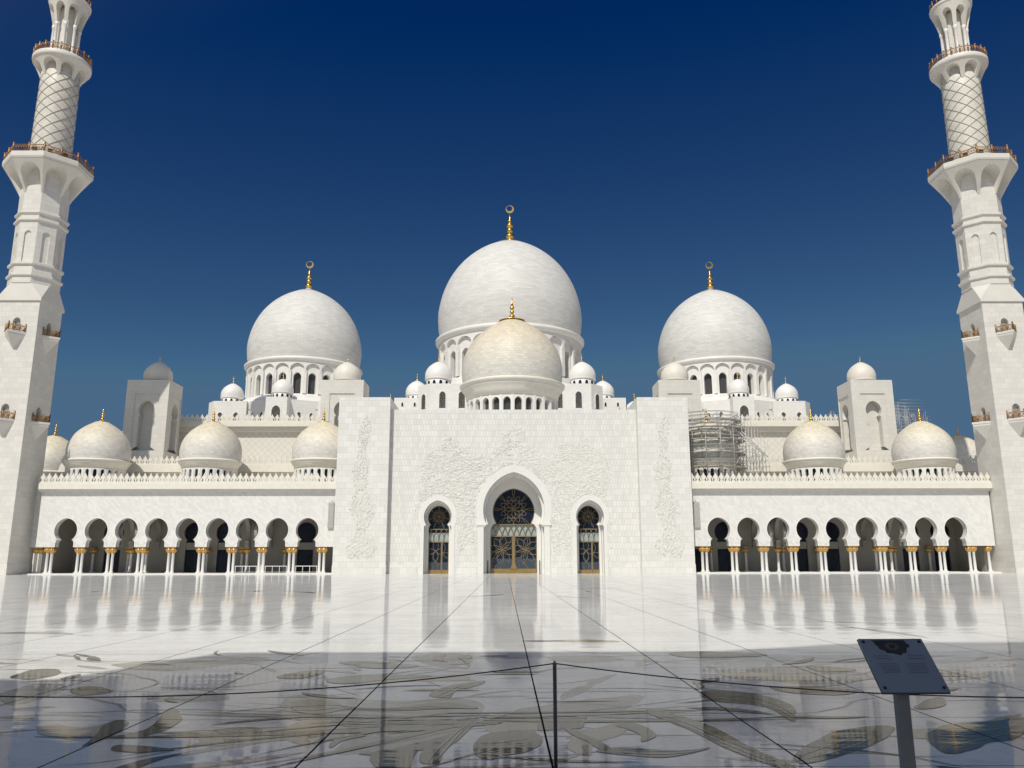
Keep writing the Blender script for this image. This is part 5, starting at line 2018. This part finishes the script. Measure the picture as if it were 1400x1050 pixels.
ts.box(69.5, 75, 173, 178, 0, 27.55)
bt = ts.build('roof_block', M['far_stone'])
tag(bt, 'low roof block hidden behind the outer right square tower', 'building')
# bases for the distant domes
for x, y, z, h_, lb_ in ((-70.1, 126.5, 10.8, 4.5, 'roof bay carrying the dome behind the left minaret'), (-63.6, 143, 16.3, 5, 'roof bay carrying the dome behind the left square tower'), (85.1, 151, 14.7, 6, 'shaded roof bay beside the right minaret')):
    q = MB()
    q.box(x - h_, x + h_, y - h_, y + h_, 0, z)
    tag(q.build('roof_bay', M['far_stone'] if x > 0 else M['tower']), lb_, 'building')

# ------------------------------------------------------------------ gatehouse opposite (behind the viewer), whose shade lies on the floor
gt = thing('opposite_gatehouse', 'white marble gatehouse facing the portal across the courtyard', 'building', (0, -4.2, 0))
g_ = MB()
P_G = round_arch(4.2, 0, 8.2, 12, 0.3)
g_.opening(-6, 6, 0, 14, P_G, (0, 7.0), 0, -9)
g_.box(-12.1, -6, -9, 0, 0, 14)
g_.box(6, 13.0, -9, 0, 0, 14)
g_.box(-12.1, 13.0, -9, 0, 14, 24.35)
g_.prism([(-3.0, 24.352), (13.0, 24.352), (13.0, 26.3), (0.8, 26.3), (-0.6, 25.9), (-1.8, 25.1)], -9, -0.01)
g_.build('wall', M['pylon'], gt)
g_ = MB()
g_.box(-60, -12.11, -12, -0.3, 3.5, 20.5)
g_.box(13.01, 60, -12, -0.2, 3.5, 26.2)
g_.build('wing', M['arcade'], gt)
g_ = MB()
g_.box(-60, 60, -12.5, -12.0, 0, 3.5)
g_.build('back_wall', M['arcade'], gt)
for i in range(12):
    for s in (-1, 1):
        column(gt, s * (17 + i * 3.8), -1.0, 0.0)

# ------------------------------------------------------------------ barrier and information sign in the foreground
st = thing('stanchion', 'slim dark barrier post standing on the polished floor in the foreground', 'barrier post', (0.355, 6.12, 0))
q = MB()
q.lathe([(0.16, 0), (0.16, 0.012), (0.14, 0.02), (0.02, 0.024)], 40)
q.build('base', M['dark_metal'], st)
q = MB()
q.lathe([(0.0135, 0.02), (0.0135, 0.915), (0.0145, 0.917), (0.0145, 0.93), (0.010, 0.934)], 20)
q.build('pole', plain('brushed_dark_steel', (0.16, 0.16, 0.165), 0.35, 0.8, 0.1, 30), st)
q = MB()
q.tube([(0.0, 0.0, 0.925), (0.0, 0, 0.945)], 0.006, 8)
q.build('cord_clip', M['dark_metal'], st)

def cord(name, label, a, b_, sag):
    pts = []
    for i in range(41):
        t = i / 40
        p = Vector(a).lerp(Vector(b_), t)
        p.z -= sag * 4 * t * (1 - t)
        pts.append(p)
    q = MB()
    q.tube(pts, 0.0045, 6)
    o = q.build(name, M['dark_metal'])
    tag(o, label, 'cord', 'barrier cords')
POSTL, POSTR = (-6.4, 6.2, 0.93), (7.3, 5.9, 0.93)
cord('barrier_cord', 'thin dark barrier cord running left from the post', POSTL, (0.355 - 0.014, 6.12, 0.925), 0.225)
cord('barrier_cord', 'thin dark barrier cord running right from the post behind the sign', (0.355 + 0.014, 6.12, 0.925), POSTR, 0.225)

# information sign: a tilted plate on a square post
sx, sy = 2.417, 5.05
sg_ = thing('information_sign', 'tilted dark glass information plate on a grey post', 'sign', (sx, sy, 0))
PW, PL = 0.40, 0.398           # plate width and length
tilt = R(43.5)
q = MB()
q.box(-0.037, 0.037, -0.024, 0.024, 0, 0.905)
pm_ = q.build('post', plain('grey_painted_post', (0.26, 0.265, 0.27), 0.5, 0.2, 0.08, 10), sg_, (-0.062, 0.062, 0))
q = MB()
q.box(-0.15, 0.15, -0.15, 0.15, 0, 0.012)
q.build('base_plate', M['dark_metal'], sg_, (-0.062, 0.062, 0))
pt = bpy.data.materials.new('sign_glass')
pt.use_nodes = True
bs = pt.node_tree.nodes['Principled BSDF']
bs.inputs['Base Color'].default_value = (0.17, 0.225, 0.30, 1)
bs.inputs['Roughness'].default_value = 0.16
bs.inputs['Specular IOR Level'].default_value = 0.5
tn = pt.node_tree.nodes.new('ShaderNodeTexNoise')
tn.inputs['Scale'].default_value = 9
tr3 = pt.node_tree.nodes.new('ShaderNodeMapRange')
tr3.inputs[3].default_value = 0.12
tr3.inputs[4].default_value = 0.26
pt.node_tree.links.new(tn.outputs[0], tr3.inputs[0])
pt.node_tree.links.new(tr3.outputs[0], bs.inputs['Roughness'])
q = MB()
q.box(-PW / 2, PW / 2, 0, PL, -0.006, 0.006)
plate = q.build('plate', pt, sg_, (0, -0.005, 0.883))
plate.rotation_euler = (tilt, 0, 0)
q = MB()
q.box(-PW / 2 - 0.002, PW / 2 + 0.002, -0.002, PL + 0.002, -0.012, -0.0065)
q.build('backing', M['dark_metal'], plate)
ink = plain('sign_ink', (0.012, 0.014, 0.02), 0.4, 0, 0.1, 10)
ink2 = plain('sign_text', (0.10, 0.13, 0.17), 0.35, 0, 0.1, 10)
def flat_poly(mb, pts, z=0.0065, h=0.0006):
    n = len(pts)
    mb.plan(pts, z, z + h)
# dark tile emblem at the head of the plate
q = MB()
ex, ey = -0.01, PL - 0.012
prof = [(-0.115, 0), (0.095, 0), (0.098, -0.022), (0.112, -0.035), (0.108, -0.055), (0.088, -0.06), (0.078, -0.082), (0.07, -0.10), (0.045, -0.10), (0.035, -0.118), (0.012, -0.112), (-0.02, -0.102), (-0.05, -0.10), (-0.06, -0.078), (-0.085, -0.07), (-0.088, -0.05), (-0.10, -0.035), (-0.102, -0.015)]
flat_poly(q, [(ex + a, ey + b_) for a, b_ in reversed(prof)])
q.build('emblem', ink, plate)
q = MB()
for k in range(14):
    a = 2 * pi * k / 14
    c_, s_ = cos(a), sin(a)
    flat_poly(q, [(ex + 0.02 * c_ + 0.008 * s_, ey - 0.05 + 0.016 * s_ - 0.008 * c_), (ex + 0.05 * c_, ey - 0.05 + 0.036 * s_), (ex + 0.02 * c_ - 0.008 * s_, ey - 0.05 + 0.016 * s_ + 0.008 * c_)], 0.0072)
q.build('emblem_flower', plain('emblem_grey', (0.07, 0.075, 0.085), 0.4, 0, 0.2, 20), plate)
# headings and paragraphs of very small print
q = MB()
rnd = random.Random(4)
def line(x0, x1, y, h):
    x = x0
    while x < x1:
        w_ = rnd.uniform(0.006, 0.02)
        q.box(x, min(x + w_, x1), y, y + h, 0.0066, 0.0071)
        x += w_ + 0.003
for j, (a, b_) in enumerate(((-0.155, -0.06), (-0.14, -0.055))):
    line(a, b_, 0.262 - j * 0.022, 0.007)
for j, (a, b_) in enumerate(((0.06, 0.155), (0.05, 0.15))):
    line(a, b_, 0.262 - j * 0.022, 0.007)
for j in range(6):
    line(-0.14, -0.03, 0.205 - j * 0.0135, 0.004)
    line(0.02, 0.14, 0.205 - j * 0.0135, 0.004)
q.build('lettering', ink2, plate)
for a in (-1, 1):
    for b_ in (0.03, PL - 0.025):
        q = MB()
        q.lathe([(0.010, 0.006), (0.010, 0.010), (0.007, 0.0125)], 16)
        q.build('screw', M['dark_metal'], plate, (a * (PW / 2 - 0.025), b_, 0))
